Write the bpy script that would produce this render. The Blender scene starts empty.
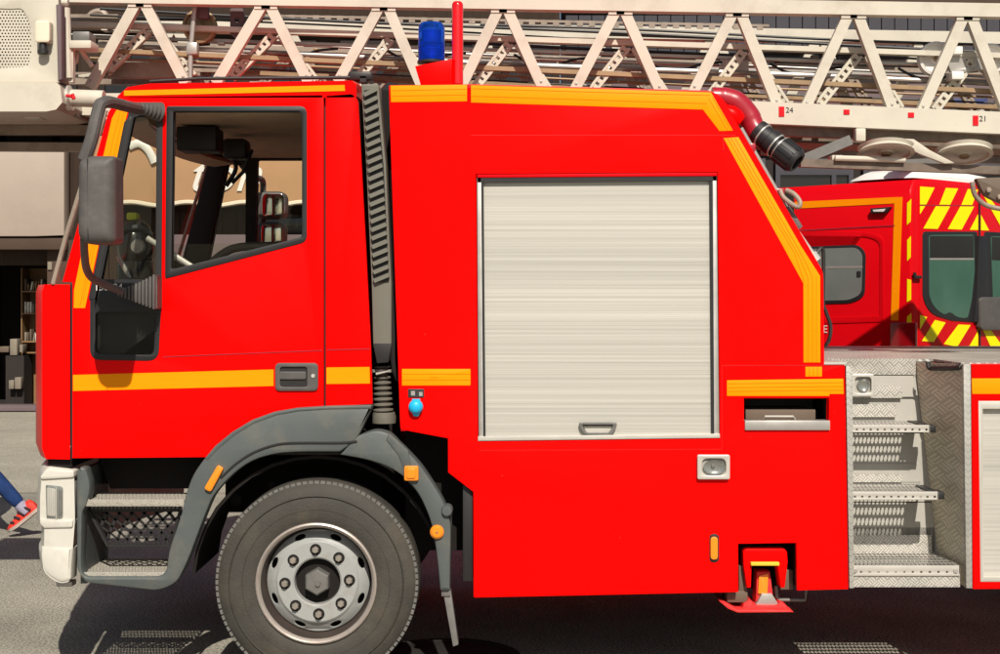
import bpy, bmesh, math, random
from mathutils import Vector, Matrix
R = random.Random(7)
PI = math.pi
sc = bpy.context.scene
COL = sc.collection
# ------------------------------------------------------------------ camera model used to read sizes off the photograph
F, D, YH, H = 1436.0, 6.5, 300.0, 1.75
def P(px, py, Y=0.0):
    Z = D + Y
    return Vector(((px-500)/F*Z, Y, H-(py-YH)/F*Z))
def X_(px, Y=0.0): return (px-500)/F*(D+Y)
def Z_(py, Y=0.0): return H-(py-YH)/F*(D+Y)
S = D/F                                            # metres per photo pixel on the truck's near side

# ------------------------------------------------------------------ materials
def newmat(name):
    m = bpy.data.materials.new(name); m.use_nodes = True
    nt = m.node_tree
    return m, nt, nt.nodes['Principled BSDF']
def N(nt, t, **kw):
    n = nt.nodes.new(t)
    for k, v in kw.items(): setattr(n, k, v)
    return n
def mat(name, col, rough=.5, metal=0.0, spec=.5, var=.08, scale=6, bump=0, bscale=60, coat=0, stretch=None, dirt=0, dirtcol=(.12,.09,.06), dscale=3):
    m, nt, b = newmat(name)
    L = nt.links.new
    tc = N(nt, 'ShaderNodeTexCoord'); mp = N(nt, 'ShaderNodeMapping'); L(tc.outputs['Object'], mp.inputs[0])
    if stretch: mp.inputs['Scale'].default_value = stretch
    nz = N(nt, 'ShaderNodeTexNoise'); nz.inputs['Scale'].default_value = scale; nz.inputs['Detail'].default_value = 6
    L(mp.outputs[0], nz.inputs['Vector'])
    mx = N(nt, 'ShaderNodeMix', data_type='RGBA')
    lo = tuple(c*(1-var) for c in col)+(1,); hi = tuple(min(1, c*(1+var)) for c in col)+(1,)
    mx.inputs[6].default_value = lo; mx.inputs[7].default_value = hi
    L(nz.outputs['Fac'], mx.inputs[0])
    out = mx.outputs[2]
    if dirt:
        n2 = N(nt, 'ShaderNodeTexNoise'); n2.inputs['Scale'].default_value = dscale; n2.inputs['Detail'].default_value = 10; n2.inputs['Roughness'].default_value = .7
        L(tc.outputs['Object'], n2.inputs['Vector'])
        rp = N(nt, 'ShaderNodeValToRGB'); rp.color_ramp.elements[0].position = .5; rp.color_ramp.elements[1].position = .78
        rp.color_ramp.elements[1].color = (dirt, dirt, dirt, 1)
        L(n2.outputs['Fac'], rp.inputs[0])
        m2 = N(nt, 'ShaderNodeMix', data_type='RGBA'); L(rp.outputs[0], m2.inputs[0]); L(out, m2.inputs[6]); m2.inputs[7].default_value = dirtcol+(1,)
        out = m2.outputs[2]
    L(out, b.inputs['Base Color'])
    rr = N(nt, 'ShaderNodeMapRange'); rr.inputs[3].default_value = max(.02, rough-.07); rr.inputs[4].default_value = min(1, rough+.1)
    L(nz.outputs['Fac'], rr.inputs[0]); L(rr.outputs[0], b.inputs['Roughness'])
    b.inputs['Metallic'].default_value = metal; b.inputs['Specular IOR Level'].default_value = spec
    b.inputs['Coat Weight'].default_value = coat; b.inputs['Coat Roughness'].default_value = .08
    if bump:
        n3 = N(nt, 'ShaderNodeTexNoise'); n3.inputs['Scale'].default_value = bscale; n3.inputs['Detail'].default_value = 4
        L(mp.outputs[0], n3.inputs['Vector'])
        bp = N(nt, 'ShaderNodeBump'); bp.inputs['Strength'].default_value = bump; bp.inputs['Distance'].default_value = .01
        L(n3.outputs['Fac'], bp.inputs['Height']); L(bp.outputs[0], b.inputs['Normal'])
    return m
def chequer(name, col, scale=22, dark=.55, uv=(1,1)):
    m, nt, b = newmat(name); L = nt.links.new
    tc = N(nt, 'ShaderNodeTexCoord')
    # blend the three axes so that the pattern lies in every face: (x+.0y, z+y)
    sx = N(nt, 'ShaderNodeSeparateXYZ'); L(tc.outputs['Object'], sx.inputs[0])
    def mth(op, a, c=None, v=None):
        n = N(nt, 'ShaderNodeMath', operation=op)
        if hasattr(a, 'links'): L(a, n.inputs[0])
        else: n.inputs[0].default_value = a
        if c is not None:
            if hasattr(c, 'links'): L(c, n.inputs[1])
            else: n.inputs[1].default_value = c
        return n.outputs[0]
    geo = N(nt, 'ShaderNodeNewGeometry'); sn = N(nt, 'ShaderNodeSeparateXYZ'); L(geo.outputs['Normal'], sn.inputs[0])
    facex = mth('GREATER_THAN', mth('ABSOLUTE', sn.outputs[0]), .6)     # faces looking along x use y instead of x
    facez = mth('GREATER_THAN', mth('ABSOLUTE', sn.outputs[2]), .7)
    def mixf(f, a, c):
        n = N(nt, 'ShaderNodeMix', data_type='FLOAT'); L(f, n.inputs[0]); L(a, n.inputs[2]); L(c, n.inputs[3]); return n.outputs[0]
    u = mth('MULTIPLY', mixf(facex, sx.outputs[0], sx.outputs[1]), uv[0]); v = mixf(facez, sx.outputs[2], sx.outputs[1])
    a = mth('MULTIPLY', mth('ADD', u, v), scale); c = mth('MULTIPLY', mth('SUBTRACT', u, v), scale)
    par = mth('MODULO', mth('ABSOLUTE', mth('ADD', mth('FLOOR', a), mth('FLOOR', c))), 2.0)
    par = mth('GREATER_THAN', par, .5)
    t = mixf(par, a, c); w = mixf(par, c, a)
    bars = mth('SINE', mth('MULTIPLY', t, 2*PI*3)); bars = mth('GREATER_THAN', bars, .1)
    edge = mth('LESS_THAN', mth('ABSOLUTE', mth('SUBTRACT', mth('FRACT', w), .5)), .42)
    h = mth('MULTIPLY', bars, edge)
    nz = N(nt, 'ShaderNodeTexNoise'); nz.inputs['Scale'].default_value = 5; nz.inputs['Detail'].default_value = 8; L(tc.outputs['Object'], nz.inputs['Vector'])
    mx = N(nt, 'ShaderNodeMix', data_type='RGBA'); L(h, mx.inputs[0])
    mx.inputs[6].default_value = tuple(k*dark for k in col)+(1,); mx.inputs[7].default_value = col+(1,)
    m2 = N(nt, 'ShaderNodeMix', data_type='RGBA', blend_type='MULTIPLY'); m2.inputs[0].default_value = .5
    L(mx.outputs[2], m2.inputs[6]); L(nz.outputs['Color'], m2.inputs[7])
    rp = N(nt, 'ShaderNodeMapRange'); rp.inputs[1].default_value=.3; rp.inputs[2].default_value=.7; rp.inputs[3].default_value=.75; rp.inputs[4].default_value=1.05; L(nz.outputs['Fac'], rp.inputs[0])
    cb = N(nt, 'ShaderNodeMix', data_type='RGBA', blend_type='MULTIPLY'); cb.inputs[0].default_value = 1
    L(mx.outputs[2], cb.inputs[6]); L(rp.outputs[0], cb.inputs[7]); L(cb.outputs[2], b.inputs['Base Color'])
    b.inputs['Metallic'].default_value = .35; b.inputs['Roughness'].default_value = .42
    bp = N(nt, 'ShaderNodeBump'); bp.inputs['Strength'].default_value = .9; bp.inputs['Distance'].default_value = .004
    L(h, bp.inputs['Height']); L(bp.outputs[0], b.inputs['Normal'])
    return m
def glass(name, tint=(.75,.78,.74), refl=.05, rough=.02):
    m, nt, b = newmat(name); L = nt.links.new
    nt.nodes.remove(b); out = nt.nodes['Material Output']
    tr = N(nt, 'ShaderNodeBsdfTransparent'); tr.inputs[0].default_value = tint+(1,)
    gl = N(nt, 'ShaderNodeBsdfGlossy'); gl.inputs['Roughness'].default_value = rough; gl.inputs[0].default_value = (.9,.92,.9,1)
    fr = N(nt, 'ShaderNodeFresnel'); fr.inputs[0].default_value = 1.45
    sc_ = N(nt, 'ShaderNodeMath', operation='MULTIPLY'); sc_.inputs[1].default_value = refl/.034; L(fr.outputs[0], sc_.inputs[0])
    sc_.use_clamp = True
    mx = N(nt, 'ShaderNodeMixShader'); L(sc_.outputs[0], mx.inputs[0]); L(tr.outputs[0], mx.inputs[1]); L(gl.outputs[0], mx.inputs[2])
    L(mx.outputs[0], out.inputs[0])
    return m
def asphalt(name, c0, c1, stain):
    m, nt, b = newmat(name); L = nt.links.new
    tc = N(nt, 'ShaderNodeTexCoord')
    n1 = N(nt, 'ShaderNodeTexNoise'); n1.inputs['Scale'].default_value = 75; n1.inputs['Detail'].default_value = 5; n1.inputs['Roughness'].default_value = .8
    n2 = N(nt, 'ShaderNodeTexNoise'); n2.inputs['Scale'].default_value = .9; n2.inputs['Detail'].default_value = 8; n2.inputs['Roughness'].default_value = .65
    vo = N(nt, 'ShaderNodeTexVoronoi'); vo.inputs['Scale'].default_value = 130
    for n in (n1, n2, vo): L(tc.outputs['Object'], n.inputs['Vector'])
    rp = N(nt, 'ShaderNodeValToRGB'); rp.color_ramp.elements[0].position = .38; rp.color_ramp.elements[1].position = .62
    rp.color_ramp.elements[0].color = c0+(1,); rp.color_ramp.elements[1].color = c1+(1,)
    L(n1.outputs['Fac'], rp.inputs[0])
    r2 = N(nt, 'ShaderNodeValToRGB'); r2.color_ramp.elements[0].position = .35; r2.color_ramp.elements[1].position = .7
    r2.color_ramp.elements[0].color = (stain, stain, stain*.97, 1); r2.color_ramp.elements[1].color = (1.05,1.04,1.0,1)
    L(n2.outputs['Fac'], r2.inputs[0])
    mx = N(nt, 'ShaderNodeMix', data_type='RGBA', blend_type='MULTIPLY'); mx.inputs[0].default_value = 1
    L(rp.outputs[0], mx.inputs[6]); L(r2.outputs[0], mx.inputs[7])
    L(mx.outputs[2], b.inputs['Base Color']); b.inputs['Roughness'].default_value = .92; b.inputs['Specular IOR Level'].default_value = .05
    bp = N(nt, 'ShaderNodeBump'); bp.inputs['Strength'].default_value = .5; bp.inputs['Distance'].default_value = .006
    L(vo.outputs['Distance'], bp.inputs['Height']); L(bp.outputs[0], b.inputs['Normal'])
    return m
M = {}
M['red'] = mat('red_paint', (.86,.0012,.0008), .3, spec=.07, var=.04, scale=1.3)
nt_ = M['red'].node_tree; b_ = nt_.nodes['Principled BSDF']; tc_ = N(nt_, 'ShaderNodeTexCoord')
nz_ = N(nt_, 'ShaderNodeTexNoise'); nz_.inputs['Scale'].default_value = 2.2; nz_.inputs['Detail'].default_value = 2; nt_.links.new(tc_.outputs['Object'], nz_.inputs['Vector'])
bp_ = N(nt_, 'ShaderNodeBump'); bp_.inputs['Strength'].default_value = .35; bp_.inputs['Distance'].default_value = .03; nt_.links.new(nz_.outputs['Fac'], bp_.inputs['Height']); nt_.links.new(bp_.outputs[0], b_.inputs['Normal'])
def chips(m, col, thr=.74, scale=26):
    nt_ = m.node_tree; b_ = nt_.nodes['Principled BSDF']; old = b_.inputs['Base Color'].links[0].from_socket
    tc_ = N(nt_, 'ShaderNodeTexCoord'); n1 = N(nt_, 'ShaderNodeTexNoise'); n1.inputs['Scale'].default_value = scale; n1.inputs['Detail'].default_value = 3; nt_.links.new(tc_.outputs['Object'], n1.inputs['Vector'])
    r_ = N(nt_, 'ShaderNodeMapRange'); r_.inputs[1].default_value = thr; r_.inputs[2].default_value = thr+.03; r_.inputs[3].default_value = 0; r_.inputs[4].default_value = .8; nt_.links.new(n1.outputs['Fac'], r_.inputs[0])
    mx = N(nt_, 'ShaderNodeMix', data_type='RGBA'); nt_.links.new(r_.outputs[0], mx.inputs[0]); nt_.links.new(old, mx.inputs[6]); mx.inputs[7].default_value = col+(1,)
    nt_.links.new(mx.outputs[2], b_.inputs['Base Color'])
chips(M['red'], (.55,.03,.02), .755, 34)
M['orangeline'] = mat('orange_tape_rib', (.72,.17,.001), .45, spec=.1)
M['mastred'] = mat('glossy_red_tube', (.72,.002,.002), .14, spec=.6, var=.03, coat=.6)
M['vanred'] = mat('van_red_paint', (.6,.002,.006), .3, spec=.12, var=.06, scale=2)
M['seam'] = mat('seam_red', (.5,.01,.01), .25, spec=.6, var=.1)
M['darkred'] = mat('dark_red_paint', (.33,.012,.025), .32, spec=.5, var=.15, scale=12, coat=.3)
M['padred'] = mat('worn_red_paint', (.7,.03,.03), .5, spec=.3, var=.1, scale=14, dirt=.5, dirtcol=(.25,.12,.1), dscale=9)
M['orange'] = mat('orange_tape', (.95,.285,.001), .4, spec=.1, var=.06, scale=9, stretch=(1,1,9))
M['yellow'] = mat('yellow_tape', (.9,.78,.002), .4, spec=.1, var=.04)
M['chevred'] = mat('red_tape', (.6,.004,.012), .4, spec=.25, var=.04)
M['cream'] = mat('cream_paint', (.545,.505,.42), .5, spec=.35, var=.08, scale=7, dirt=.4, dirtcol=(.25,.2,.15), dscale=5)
M['creamshade'] = mat('shaded_cream_metal', (.3,.24,.19), .5, metal=.1, spec=.4, var=.25, scale=12, dirt=.7, dirtcol=(.1,.07,.05), dscale=8)  # darker copy of the cream: shade put into its colour, plus dirt
M['carriage'] = mat('worn_carriage_metal', (.17,.13,.10), .5, metal=.2, spec=.4, var=.5, scale=16, dirt=.8, dirtcol=(.03,.02,.015), dscale=9)
M['brownrail'] = mat('brown_rail', (.3,.2,.11), .5, metal=.2, var=.25, scale=18)
M['steel'] = mat('steel', (.45,.43,.4), .38, metal=.55, var=.15, scale=14)
M['bright'] = mat('bright_alloy', (.6,.575,.52), .35, metal=.4, var=.1, scale=10)
M['cable'] = mat('black_cable', (.02,.018,.018), .45, var=.2)
M['white'] = mat('white_bumper_paint', (.56,.54,.48), .42, spec=.4, var=.08, scale=5, dirt=.5, dirtcol=(.3,.25,.18), dscale=6)
M['whitebox'] = mat('white_plastic', (.75,.72,.68), .5, var=.04)
M['greyplastic'] = mat('grey_plastic', (.08,.093,.091), .5, spec=.4, var=.12, scale=6, bump=.08, bscale=220, dirt=.5, dirtcol=(.2,.17,.13), dscale=5)
M['mirrorplastic'] = mat('weathered_black_plastic', (.084,.077,.073), .55, spec=.4, var=.15, scale=8, bump=.12, bscale=260, dirt=.25, dirtcol=(.25,.22,.2), dscale=14)
M['black'] = mat('black_plastic', (.018,.017,.017), .5, spec=.4, var=.2)
M['rubberseal'] = mat('black_rubber', (.013,.0125,.014), .5, spec=.45, var=.12)
M['void'] = mat('dark_underbody_and_shade', (.012,.010,.009), .8, spec=.2, var=.3, scale=9, bump=.3, bscale=14)  # dark underside; also painted shade for gaps and recesses
M['louvre'] = mat('olive_grey_plastic', (.145,.138,.112), .55, spec=.35, var=.1, scale=5)
M['bellows'] = mat('dusty_rubber', (.13,.122,.1), .7, spec=.25, var=.25, scale=12)
M['tyre'] = mat('dusty_tyre', (.05,.046,.04), .7, spec=.3, var=.35, scale=9, bump=.25, bscale=90, dirt=.4, dirtcol=(.14,.11,.065), dscale=4)
M['rim'] = mat('grey_rim_paint', (.31,.32,.31), .45, spec=.4, var=.12, scale=10, dirt=.6, dirtcol=(.16,.11,.07), dscale=10)
M['rimedge'] = mat('worn_rim_steel', (.42,.37,.33), .42, metal=.45, var=.3, scale=9, dirt=.6, dirtcol=(.16,.09,.06), dscale=9)
M['hub'] = mat('hub_iron', (.16,.155,.145), .5, metal=.3, var=.25, scale=20)
M['nut'] = mat('worn_wheel_nut', (.3,.27,.23), .4, metal=.4, var=.3, scale=40)
M['amber'] = mat('amber_lens', (.85,.25,.01), .25, spec=.6, var=.1, coat=.3)
M['blue'] = mat('blue_lens', (.012,.12,.9), .1, spec=.6, var=.2, scale=18)
for n_ in M['blue'].node_tree.nodes:
    if n_.type == 'BSDF_PRINCIPLED': n_.inputs['Transmission Weight'].default_value = .85; n_.inputs['IOR'].default_value = 1.2
M['bluebulb'] = mat('beacon_core', (.02,.09,.5), .3, metal=.3, var=.4, scale=30)
M['cap'] = mat('blue_cap', (.01,.42,.72), .4, spec=.4, var=.06)
M['lens'] = mat('lamp_lens', (.23,.24,.22), .15, metal=.35, spec=.7, var=.35, scale=30, coat=.4)
M['chequer'] = chequer('tread_plate', (.72,.69,.62), 21)
M['edgeplate'] = chequer('tread_plate_edge', (.70,.68,.62), 34, .5)
M['grit'] = mat('grit_tread', (.36,.335,.28), .9, var=.3, scale=70, bump=.8, bscale=150)
def shuttermat(name, col):
    m, nt, b = newmat(name); L = nt.links.new
    tc = N(nt, 'ShaderNodeTexCoord'); fac = []
    for sc_, amp in (((.2,1,6),.45),((.1,1,70),.7),((.5,1,230),.8)):  # broad bands carry metal reflections in the colour, finer ones are brushing
        mp = N(nt, 'ShaderNodeMapping'); mp.inputs['Scale'].default_value = sc_; L(tc.outputs['Object'], mp.inputs[0])
        nz = N(nt, 'ShaderNodeTexNoise'); nz.inputs['Scale'].default_value = 1; nz.inputs['Detail'].default_value = 2; L(mp.outputs[0], nz.inputs['Vector'])
        mr = N(nt, 'ShaderNodeMapRange'); mr.inputs[1].default_value=.25; mr.inputs[2].default_value=.75; mr.inputs[3].default_value=1-.22*amp; mr.inputs[4].default_value=1+.12*amp; L(nz.outputs['Fac'], mr.inputs[0]); fac.append(mr.outputs[0])
    mu = N(nt, 'ShaderNodeMath', operation='MULTIPLY'); L(fac[0], mu.inputs[0]); L(fac[1], mu.inputs[1])
    m2 = N(nt, 'ShaderNodeMath', operation='MULTIPLY'); L(mu.outputs[0], m2.inputs[0]); L(fac[2], m2.inputs[1])
    mx = N(nt, 'ShaderNodeMix', data_type='RGBA', blend_type='MULTIPLY'); mx.inputs[0].default_value = 1; mx.inputs[6].default_value = col+(1,); L(m2.outputs[0], mx.inputs[7])
    L(mx.outputs[2], b.inputs['Base Color']); b.inputs['Metallic'].default_value = .25; b.inputs['Roughness'].default_value = .45
    bp = N(nt, 'ShaderNodeBump'); bp.inputs['Strength'].default_value = .25; bp.inputs['Distance'].default_value = .002; L(fac[1], bp.inputs['Height']); L(bp.outputs[0], b.inputs['Normal'])
    return m
M['shutter'] = shuttermat('brushed_aluminium', (.545,.525,.47))
M['mirror'] = mat('mirror_glass', (.85,.86,.86), .03, metal=1, var=.01)
M['glass'] = glass('window_glass', (.93,.94,.91), .014)
M['screen'] = glass('windscreen_glass', (.93,.94,.92), .004)
M['chequerwall'] = chequer('tread_plate_wall', (.8,.72,.55), 15, .68, (.42,1))
M['chequerwall'].node_tree.nodes['Principled BSDF'].inputs['Metallic'].default_value = 0
M['deckplate'] = chequer('tread_plate_deck', (.72,.7,.64), 9, .42, (1,.5))
M['deckplate'].node_tree.nodes['Principled BSDF'].inputs['Metallic'].default_value = .08
M['barrel'] = mat('shaded_rim_barrel', (.06,.045,.038), .6, metal=.2, var=.4, scale=8)  # shade deep inside the rim, put into a dark brown colour
M['lightgrey'] = mat('light_grey_plastic', (.33,.34,.32), .6, var=.1)
M['platesteel'] = mat('dull_steel_plate', (.4,.385,.345), .5, metal=.3, var=.2, scale=6)
M['vanglass'] = mat('tinted_green_glass', (.045,.12,.085), .1, spec=.5, var=.25, scale=4)
M['vanglassgrey'] = mat('tinted_grey_glass', (.16,.18,.17), .1, spec=.5, var=.25, scale=4)
M['taillight'] = mat('tail_light', (.28,.004,.008), .2, spec=.6, var=.3, scale=30, coat=.4)
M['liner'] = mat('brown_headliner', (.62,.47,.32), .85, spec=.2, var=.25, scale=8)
M['interior'] = mat('cab_black_trim', (.02,.018,.017), .65, spec=.3, var=.3)
M['wheelrim'] = mat('steering_grip', (.1,.09,.07), .5, spec=.4, var=.1)
M['road'] = asphalt('asphalt', (.085,.081,.073), (.6,.565,.485), .64)
M['pave'] = asphalt('pale_paving', (.2,.185,.155), (.5,.47,.4), .8)
M['signbeige'] = mat('pale_pink_beige_panel', (.36,.29,.24), .6, var=.12, scale=1.2, dirt=.3, dirtcol=(.2,.15,.12), dscale=.8)
M['signtan'] = mat('tan_canvas', (.43,.255,.14), .85, spec=.05, var=.12, scale=2)
M['letter'] = mat('white_lettering', (.7,.67,.61), .6, var=.03)
M['trim'] = mat('cream_trim', (.7,.62,.48), .6, var=.05)
M['shopwall'] = mat('dark_brown_boards', (.042,.028,.021), .75, spec=.08, var=.4, scale=2.5, stretch=(9,1,.5))
M['shopdark'] = mat('dark_shop_interior', (.018,.012,.01), .8, var=.3)
M['pillar'] = mat('dark_stone_pillar', (.075,.05,.038), .7, spec=.1, var=.25, scale=3)
M['bldgrey'] = mat('grey_brown_render', (.036,.029,.028), .85, spec=.08, var=.25, scale=1.5)
M['panelgrey'] = mat('slate_panel', (.06,.058,.068), .6, spec=.12, var=.15, scale=1.5)
M['purple'] = mat('mauve_grey_band', (.14,.105,.11), .8, spec=.1, var=.15, scale=1.5)
M['bluesign'] = mat('blue_panel', (.01,.025,.12), .5, var=.1)
M['winglass'] = mat('dark_window_glass', (.014,.013,.014), .08, spec=.6, var=.2)
M['skin'] = mat('skin', (.5,.3,.22), .55, var=.08)
M['jeans'] = mat('blue_jeans', (.012,.035,.12), .85, spec=.2, var=.45, scale=14, bump=.8, bscale=22)
M['shirt'] = mat('grey_shirt', (.2,.2,.22), .85, spec=.2, var=.1)
M['sock'] = mat('grey_violet_sock', (.3,.28,.36), .9, spec=.2, var=.25, scale=40)
M['shoe'] = mat('red_orange_shoe', (.6,.035,.02), .6, spec=.3, var=.5, scale=26)
M['shoedark'] = mat('dark_shoe_overlay', (.03,.012,.015), .6, var=.2)
M['sole'] = mat('pale_sole', (.4,.33,.28), .7, var=.1)
M['hair'] = mat('dark_hair', (.03,.018,.012), .6, var=.3)
M['helmetblack'] = mat('helmet_black', (.03,.03,.028), .22, spec=.6, var=.2, coat=.4)
M['lime'] = mat('lime_patch', (.6,.68,.02), .5, var=.1)
M['iron'] = mat('cast_iron', (.03,.028,.026), .9, metal=0, spec=.1, var=.25, bump=.3, bscale=60)
M['paper'] = mat('printed_paper', (.2,.17,.13), .7, var=.35, scale=9)
M['wood'] = mat('warm_wood', (.22,.12,.05), .6, var=.25, scale=5)
M['brownbox'] = mat('brown_drawer', (.12,.085,.06), .7, var=.2)
M['yellowbar'] = mat('yellow_bar', (.7,.5,.03), .5, var=.1)
M['label'] = mat('black_label', (.03,.03,.03), .4, var=.1)

# ------------------------------------------------------------------ objects
LOC = {}                                            # world origin of each thing
def tag(o, label=None, cat=None, group=None, kind=None):
    if label: o['label'] = label
    if cat: o['category'] = cat
    if group: o['group'] = group
    if kind: o['kind'] = kind
    return o
def thing(name, loc, label, cat, group=None):
    o = bpy.data.objects.new(name, None); COL.objects.link(o); o.location = loc; o.empty_display_size = .2
    LOC[o] = Vector(loc)
    return tag(o, label, cat, group)
def obj(name, bm, m, parent=None, smooth=35, label=None):
    me = bpy.data.meshes.new(name)
    base = LOC[parent] if parent is not None else Vector((0,0,0))
    bmesh.ops.remove_doubles(bm, verts=bm.verts, dist=1e-6)
    bmesh.ops.recalc_face_normals(bm, faces=bm.faces)
    bm.to_mesh(me); bm.free()
    me.transform(Matrix.Translation(-base))
    mats = m if isinstance(m, (list, tuple)) else [m]
    for q in mats: me.materials.append(M[q])
    if smooth:
        me.shade_smooth(); me.set_sharp_from_angle(angle=math.radians(smooth))
    o = bpy.data.objects.new(name, me); COL.objects.link(o)
    if parent is not None: o.parent = parent
    LOC[o] = base
    if label: o['label'] = label
    return o
def under(o, m, extra=()):  # faces coloured dark to keep red bounce off the ground
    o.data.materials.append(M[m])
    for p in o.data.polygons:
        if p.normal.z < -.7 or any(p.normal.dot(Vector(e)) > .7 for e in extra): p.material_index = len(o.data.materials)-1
    return o
def kids(o): return [c for c in bpy.data.objects if c.parent == o]
def copy_tree(o, parent=None, delta=(0,0,0)):
    c = o.copy(); COL.objects.link(c); c.parent = parent
    c.location = o.location + Vector(delta); LOC[c] = LOC[o]
    for k in kids(o): copy_tree(k, c)
    return c
# ------------------------------------------------------------------ shapes
def BM(): return bmesh.new()
def add_box(bm, x0, x1, y0, y1, z0, z1, bev=0):
    r = bmesh.ops.create_cube(bm, size=1)
    vs = r['verts']
    bmesh.ops.scale(bm, vec=(abs(x1-x0), abs(y1-y0), abs(z1-z0)), verts=vs)
    bmesh.ops.translate(bm, vec=((x0+x1)/2, (y0+y1)/2, (z0+z1)/2), verts=vs)
    if bev:
        es = list({e for v in vs for e in v.link_edges})
        bmesh.ops.bevel(bm, geom=es, offset=bev, segments=2, affect='EDGES', profile=.5)
    return bm
def pbox(bm, px0, px1, py0, py1, y0, y1, bev=0, Yr=None):
    """box whose front face covers these photo pixels at depth Yr"""
    Yr = y0 if Yr is None else Yr
    return add_box(bm, X_(px0,Yr), X_(px1,Yr), y0, y1, Z_(py1,Yr), Z_(py0,Yr), bev)
def add_bar(bm, p0, p1, w, h, up=(0,1,0)):
    p0, p1 = Vector(p0), Vector(p1); d = (p1-p0).normalized(); u = Vector(up)
    s = d.cross(u).normalized(); u = s.cross(d).normalized()
    vs = []
    for p in (p0, p1):
        for a, b in ((-1,-1),(1,-1),(1,1),(-1,1)): vs.append(bm.verts.new(p+s*w*.5*a+u*h*.5*b))
    for q in ((0,1,2,3),(7,6,5,4),(0,4,5,1),(1,5,6,2),(2,6,7,3),(3,7,4,0)): bm.faces.new([vs[i] for i in q])
    return bm
def add_tube(bm, pts, r, seg=12, caps=True, smoothn=0):
    pts = [Vector(p) for p in pts]
    if smoothn:
        q = []
        n = len(pts)
        for i in range(n-1):
            a, b, c, d = pts[max(i-1,0)], pts[i], pts[i+1], pts[min(i+2,n-1)]
            for k in range(smoothn):
                t = k/smoothn
                q.append(.5*((2*b)+(c-a)*t+(2*a-5*b+4*c-d)*t*t+(3*b-a-3*c+d)*t**3))
        q.append(pts[-1]); pts = q
    rs = r if isinstance(r, (list, tuple)) else [r]*len(pts)
    if len(rs) != len(pts): rs = [rs[min(int(i*len(rs)/len(pts)), len(rs)-1)] for i in range(len(pts))]
    rings = []; ref = None
    for i, p in enumerate(pts):
        t = (pts[min(i+1, len(pts)-1)]-pts[max(i-1, 0)]).normalized()
        if ref is None: ref = Vector((0,0,1)) if abs(t.z) < .9 else Vector((0,1,0))
        a = (ref - t*ref.dot(t)).normalized(); ref = a; b = t.cross(a)
        rings.append([bm.verts.new(p+(a*math.cos(2*PI*k/seg)+b*math.sin(2*PI*k/seg))*rs[i]) for k in range(seg)])
    for i in range(len(rings)-1):
        for k in range(seg): bm.faces.new((rings[i][k], rings[i][(k+1)%seg], rings[i+1][(k+1)%seg], rings[i+1][k]))
    if caps:
        bm.faces.new(rings[0][::-1]); bm.faces.new(rings[-1])
    return bm
def add_lathe(bm, prof, o, axis=(0,1,0), seg=48, close=True):
    """prof = list of (radius, distance along axis)"""
    o = Vector(o); t = Vector(axis).normalized()
    a = Vector((0,0,1)) if abs(t.z) < .9 else Vector((1,0,0))
    a = (a-t*a.dot(t)).normalized(); b = t.cross(a)
    rings = []
    for r, d in prof:
        if r < 1e-6: rings.append([bm.verts.new(o+t*d)])
        else: rings.append([bm.verts.new(o+t*d+(a*math.cos(2*PI*k/seg)+b*math.sin(2*PI*k/seg))*r) for k in range(seg)])
    for i in range(len(rings)-1):
        A, B = rings[i], rings[i+1]
        for k in range(seg):
            k2 = (k+1)%seg
            if len(A) == 1 and len(B) == 1: continue
            if len(A) == 1: bm.faces.new((A[0], B[k2], B[k]))
            elif len(B) == 1: bm.faces.new((A[k], A[k2], B[0]))
            else: bm.faces.new((A[k], A[k2], B[k2], B[k]))
    return bm
def rpoly(pts, n=5):
    """polygon whose points may carry a corner radius as third number"""
    out = []
    L_ = len(pts)
    for i, p in enumerate(pts):
        if len(p) < 3 or p[2] == 0: out.append((p[0], p[1])); continue
        a, c = Vector(pts[i-1][:2]), Vector(pts[(i+1)%L_][:2]); b = Vector(p[:2]); r = p[2]
        d0, d1 = (a-b), (c-b); l0, l1 = d0.length, d1.length; d0.normalize(); d1.normalize()
        r = min(r, l0*.49, l1*.49)
        for k in range(n+1):
            t = k/n
            q = (b+d0*r)*(1-t)**2 + b*2*t*(1-t) + (b+d1*r)*t*t
            out.append((q.x, q.y))
    return out
def slab(outer, holes, t, bev=0, bevres=1):
    """solid of thickness t from a polygon with holes in (a,b); front face at c=0, back at c=-t"""
    cu = bpy.data.curves.new('tmp', 'CURVE'); cu.dimensions = '2D'; cu.fill_mode = 'BOTH'
    for pl in [outer]+list(holes):
        sp = cu.splines.new('POLY'); sp.points.add(len(pl)-1)
        for q, (x, y) in zip(sp.points, pl): q.co = (x, y, 0, 1)
        sp.use_cyclic_u = True
    bev = min(bev, t*.45)
    cu.extrude = t/2-bev; cu.bevel_depth = bev; cu.bevel_resolution = bevres; cu.offset = -bev
    ob = bpy.data.objects.new('tmp', cu)
    me = bpy.data.meshes.new_from_object(ob)
    bm = bmesh.new(); bm.from_mesh(me)
    bpy.data.objects.remove(ob); bpy.data.curves.remove(cu); bpy.data.meshes.remove(me)
    bmesh.ops.translate(bm, vec=(0,0,-t/2), verts=bm.verts)
    bmesh.ops.remove_doubles(bm, verts=bm.verts, dist=1e-5)
    return bm
FRONT = Matrix(((1,0,0,0),(0,0,-1,0),(0,1,0,0),(0,0,0,1)))
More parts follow.
